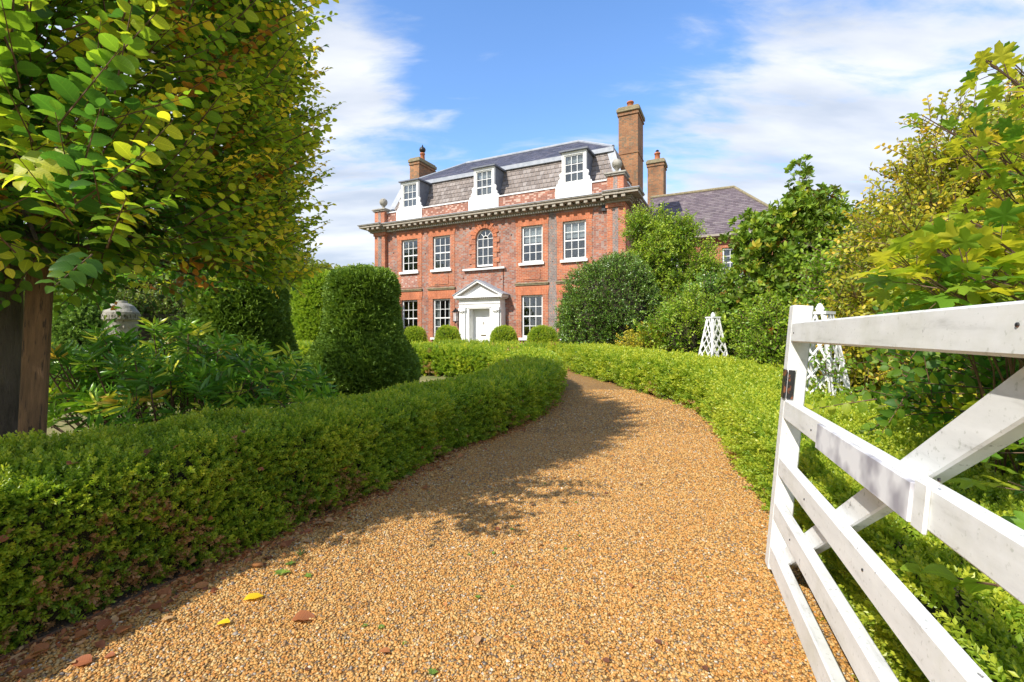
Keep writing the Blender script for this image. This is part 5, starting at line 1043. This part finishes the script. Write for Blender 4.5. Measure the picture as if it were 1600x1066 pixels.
# ------------------------------------------------------------------ fallen leaves and weeds
LAST = [None]; TT = [0]
def fallen():
    meh = []
    for k in range(4):
        v, f, uv = LG['hornbeam']; rs = random.Random(k); c = rs.uniform(.1, .5)
        me = leaf_mesh('fallen_leaf', [(Vector((0, 0, 0)), Matrix.Identity(3), 1., .5)], 'hornbeam', M['dead'])
        for q in me.vertices: q.co.z = q.co.z*.6+c*abs(q.co.y)**1.3+.12*(q.co.x-.5)**2*rs.choice((-1, 1, 2)); 
        zmin = min(q.co.z for q in me.vertices)
        for q in me.vertices: q.co.z -= zmin
        meh.append(me)
    def put(p, s, tint, label, group=None, tilt=.12, wid=1.):
        o = link('fallen_leaf', random.choice(meh)); o.location = p; o.rotation_euler = (random.uniform(-tilt, tilt), random.uniform(-tilt, tilt), random.uniform(0, 6.28)); o.scale = (s, s*wid, s); o['tint'] = tint; LAST[0] = o; TT[0] = tint; (tag(o, label, 'leaf', group) if label else None); return o
    def gd(px_, py_, dz=.016): p = gp(px_, py_); p.z += dz; return p
    o = put(gd(380, 944), .085, .98, 'long bright yellow fallen leaf on shaded gravel near the left hedge', tilt=.05); o.rotation_euler[2] = .5
    put(gd(360, 980), .055, .97, 'short yellow fallen leaf at the edge of the hedge shadow', tilt=.05)
    o = put(gd(455, 976), .10, .42, 'large orange-brown fallen leaf on sunlit gravel near the camera', wid=1.1); o.rotation_euler[2] = .3
    put(gd(300, 918), .08, .4, 'rust-red fallen leaf against the hedge foot', tilt=.2)
    put(gd(748, 1000), .045, .75, 'small amber fallen leaf lying alone in mid gravel')
    put(gd(610, 1026), .045, .5, 'small orange fallen leaf near the bottom of the drive')
    o = put(at(1578, 832, .86), .075, .62, 'curled orange-brown dead leaf caught on the second gate rail', tilt=.3)
    for k in range(120):
        t = random.random(); y = 1.6+3.9*random.random()**1.5 if k < 102 else random.uniform(5.5, 8.5); x = np.interp(y, LY, LX)+abs(random.gauss(.0, .13))+.05; put((x, y, g(x, y)+.016), random.uniform(.035, .075), random.choice((.15, .35, .45, .6, .75, .8)), None, None, .4); o = LAST[0]; cn = {.15: 'dark brown', .35: 'rusty red', .45: 'orange-brown', .6: 'tan orange', .75: 'pale tan', .8: 'straw-coloured'}[TT[0]]; tag(o, cn+' dry leaf at the left hedge foot, '+('nearest the camera' if y < 1.9 else 'level with the big orange leaf' if y < 2.2 else 'beside the first weeds' if y < 2.6 else 'just beyond the first weeds' if y < 3.2 else 'in the shaded middle stretch' if y < 4.2 else 'where the hedge starts to bend' if y < 5.6 else 'round the far bend'), 'leaf', 'fallen leaves along the left hedge')
    for k in range(26):
        y = random.uniform(1.6, 4.2); x = random.uniform(-1.0, 1.2)+(y-2.5)*.2; put((x, y, g(x, y)+.015), random.uniform(.018, .04), random.choice((.1, .3, .5, .65, .8)), None, None, .3); tag(LAST[0], {.1: 'tiny dark brown', .3: 'tiny red-brown', .5: 'tiny orange', .65: 'tiny amber', .8: 'tiny straw-yellow'}[TT[0]]+' leaf on the open gravel, '+('in front near the camera' if y < 2.4 else 'in the middle of the drive' if y < 3.3 else 'farther up the drive'), 'leaf', 'tiny leaves on the open gravel')
    ip = resample(island, .1); ip = [p for p in ip if 1.5 < p.y < 5.2 and p.x < 0]
    for k in range(34):
        p = random.choice(ip); u = random.uniform(-.36, .36); q = p+Vector((u, u*-.45)); put((q.x, q.y, .665-.135*sm(2.2, 5.6, q.y)+.012+g(*q)), random.uniform(.04, .065), random.choice((.1, .2, .35, .6)), None, None, .5); tag(LAST[0], {.1: 'dark maroon', .2: 'dull brown', .35: 'rust-red', .6: 'tan orange'}[TT[0]]+' dry leaf on top of the left box hedge, '+('at its near end' if q.y < 2.6 else 'below the stake and shrub' if q.y < 3.8 else 'toward the yew topiary'), 'leaf', 'dry leaves on top of the left hedge')
    # leaves stuck in the hedge side
    for k in range(26):
        p = random.choice(ip); q = p+Vector((.40, -.2)); put((q.x, q.y, random.uniform(.12, .52)), random.uniform(.035, .055), random.choice((.35, .6, .75)), None, None, 1.2); tag(LAST[0], {.35: 'rusty', .6: 'orange-tan', .75: 'pale tan'}[TT[0]]+' dead leaf caught in the side of the left hedge, '+('near end' if q.y < 2.6 else 'middle' if q.y < 3.8 else 'far part'), 'leaf', 'dead leaves caught in the left hedge side')
fallen()
def litter():
    col = bpy.data.collections.new('litter_bits')
    for k in range(6):
        me = leaf_mesh('leaf_bit', [(Vector((0, 0, 0)), mx_dir((1, 0, .15), roll=.3*k), 1., .5)], 'oval' if k % 2 else 'mini', M['dead'])
        col.objects.link(bpy.data.objects.new('leaf_bit_%d' % k, me))
    n = 5200; y = 1.3+RNG.random(n)**1.3*7.5; off = np.abs(RNG.normal(0, .10, n))+.0; x = np.interp(y, LY, LX)+off-.03
    n2 = 260; y2 = RNG.uniform(1.5, 8, n2); x2 = RNG.uniform(-1.2, 2.3, n2); k2 = (x2 > np.interp(y2, LY, LX)) & (x2 < np.interp(y2, RY, RX)); y = np.concatenate([y, y2[k2]]); x = np.concatenate([x, x2[k2]])
    y3 = RNG.uniform(2.5, 10, 500); x3 = np.interp(y3, RY, RX)-np.abs(RNG.normal(0, .05, 500))+.03; x = np.concatenate([x, x3]); y = np.concatenate([y, y3])
    P = np.column_stack([x, y, G(x, y)+.013+RNG.random(len(x))*.006]); D = np.column_stack([RNG.normal(0, 1, (len(x), 2)), RNG.normal(0, .2, len(x))])
    tag(scatter('leaf_litter', P, D, RNG.uniform(.010, .032, len(x)), RNG.uniform(.1, .88, len(x)), col, None, 6, up=.5), 'brown crumbled leaf litter along the hedge feet', 'leaf litter', None, 'stuff')
litter()
def weeds():
    m = leafmat('weed_leaf', [(0, (.10, .20, .03)), (1, (.24, .34, .05))], .3, .5); its = []
    for k in range(3):
        rs = random.Random(k+40); it = [(Vector((0, 0, .004)), mx_dir((math.cos(a), math.sin(a), rs.uniform(.35, .9))), rs.uniform(.6, 1.), rs.random()) for a in [i*6.28/7+rs.uniform(-.3, .3) for i in range(7)]]; its.append(leaf_mesh('weed', it, 'lance' if k == 0 else 'oval', m))
    spots = [(265, 935, .05), (480, 905, .04), (440, 900, .07), (470, 870, .06), (455, 885, .05), (545, 805, .03), (582, 765, .035), (670, 772, .02), (705, 757, .02), (733, 870, .02), (770, 868, .025), (800, 830, .03), (747, 938, .03), (595, 985, .03), (570, 982, .025), (632, 1010, .02), (675, 1058, .035), (800, 920, .02), (852, 758, .025), (900, 788, .025), (883, 861, .02), (868, 690, .025), (824, 655, .05), (628, 735, .03), (905, 840, .018), (990, 650, .02), (955, 670, .02), (1105, 905, .015)]
    for i, (px_, py_, s) in enumerate(spots):
        p = gp(px_, py_); o = link('weed', its[i % 3] if s > .03 else its[1+i % 2]); o.location = (p.x, p.y, p.z+.01); o.scale = (s*.75, s*.75, s*.75); o.rotation_euler = (0, 0, i*1.3); o['tint'] = random.random()
        if px_ < 560: tag(o, ('large' if s > .055 else 'medium' if s > .045 else 'small')+' leafy green weed at the foot of the left hedge, '+('nearest the camera' if px_ < 300 else 'farthest up' if py_ < 820 else 'in the middle cluster'), 'weed', 'weeds at the left hedge foot')
        else: tag(o, 'tiny green seedling in the gravel drive, '+('in the foreground' if py_ > 900 else 'just past the foreground' if py_ > 820 else 'around the shadow edge' if py_ > 720 else 'far up the drive')+(' left' if px_ < 760 else ' right')+' side', 'weed', 'seedlings in the gravel drive')
weeds()
# thin sprig poking through the gate
def poke():
    a = at(1335, 885, 1.55); b = at(1560, 915, 1.05); root = empty('hornbeam_twig', a, 0, 'slender hornbeam twig poking through the lower gate rails', 'twig'); d = b-a
    MB().tube([Vector((0, 0, 0)), d*.5+Vector((0, 0, .01)), d], [.0012, .002, .003], 5).build('stem', M['twig'], root); me = leaf_mesh('leaf', [(Vector((0, 0, 0)), Matrix.Identity(3), 1., .5)], 'hornbeam', M['hornbeam'])
    for t, s, sg in ((0, .035, 1), (.07, .03, -1), (.3, .045, -1), (.45, .04, 1), (.62, .075, -1), (.75, .09, 1), (.8, .085, -1), (.95, .08, 1)):
        o = link('leaf', me, root); dd = Vector((-.3, .2, 0))+Vector((.8, .3, -.5))*sg*(.5) if t else Vector((-1, .2, .1)); o.matrix_local = Matrix.Translation(d*t) @ mx_dir(dd, roll=.3*sg).to_4x4() @ Matrix.Scale(s, 4); o['tint'] = .72 if s > .04 else .55
poke()
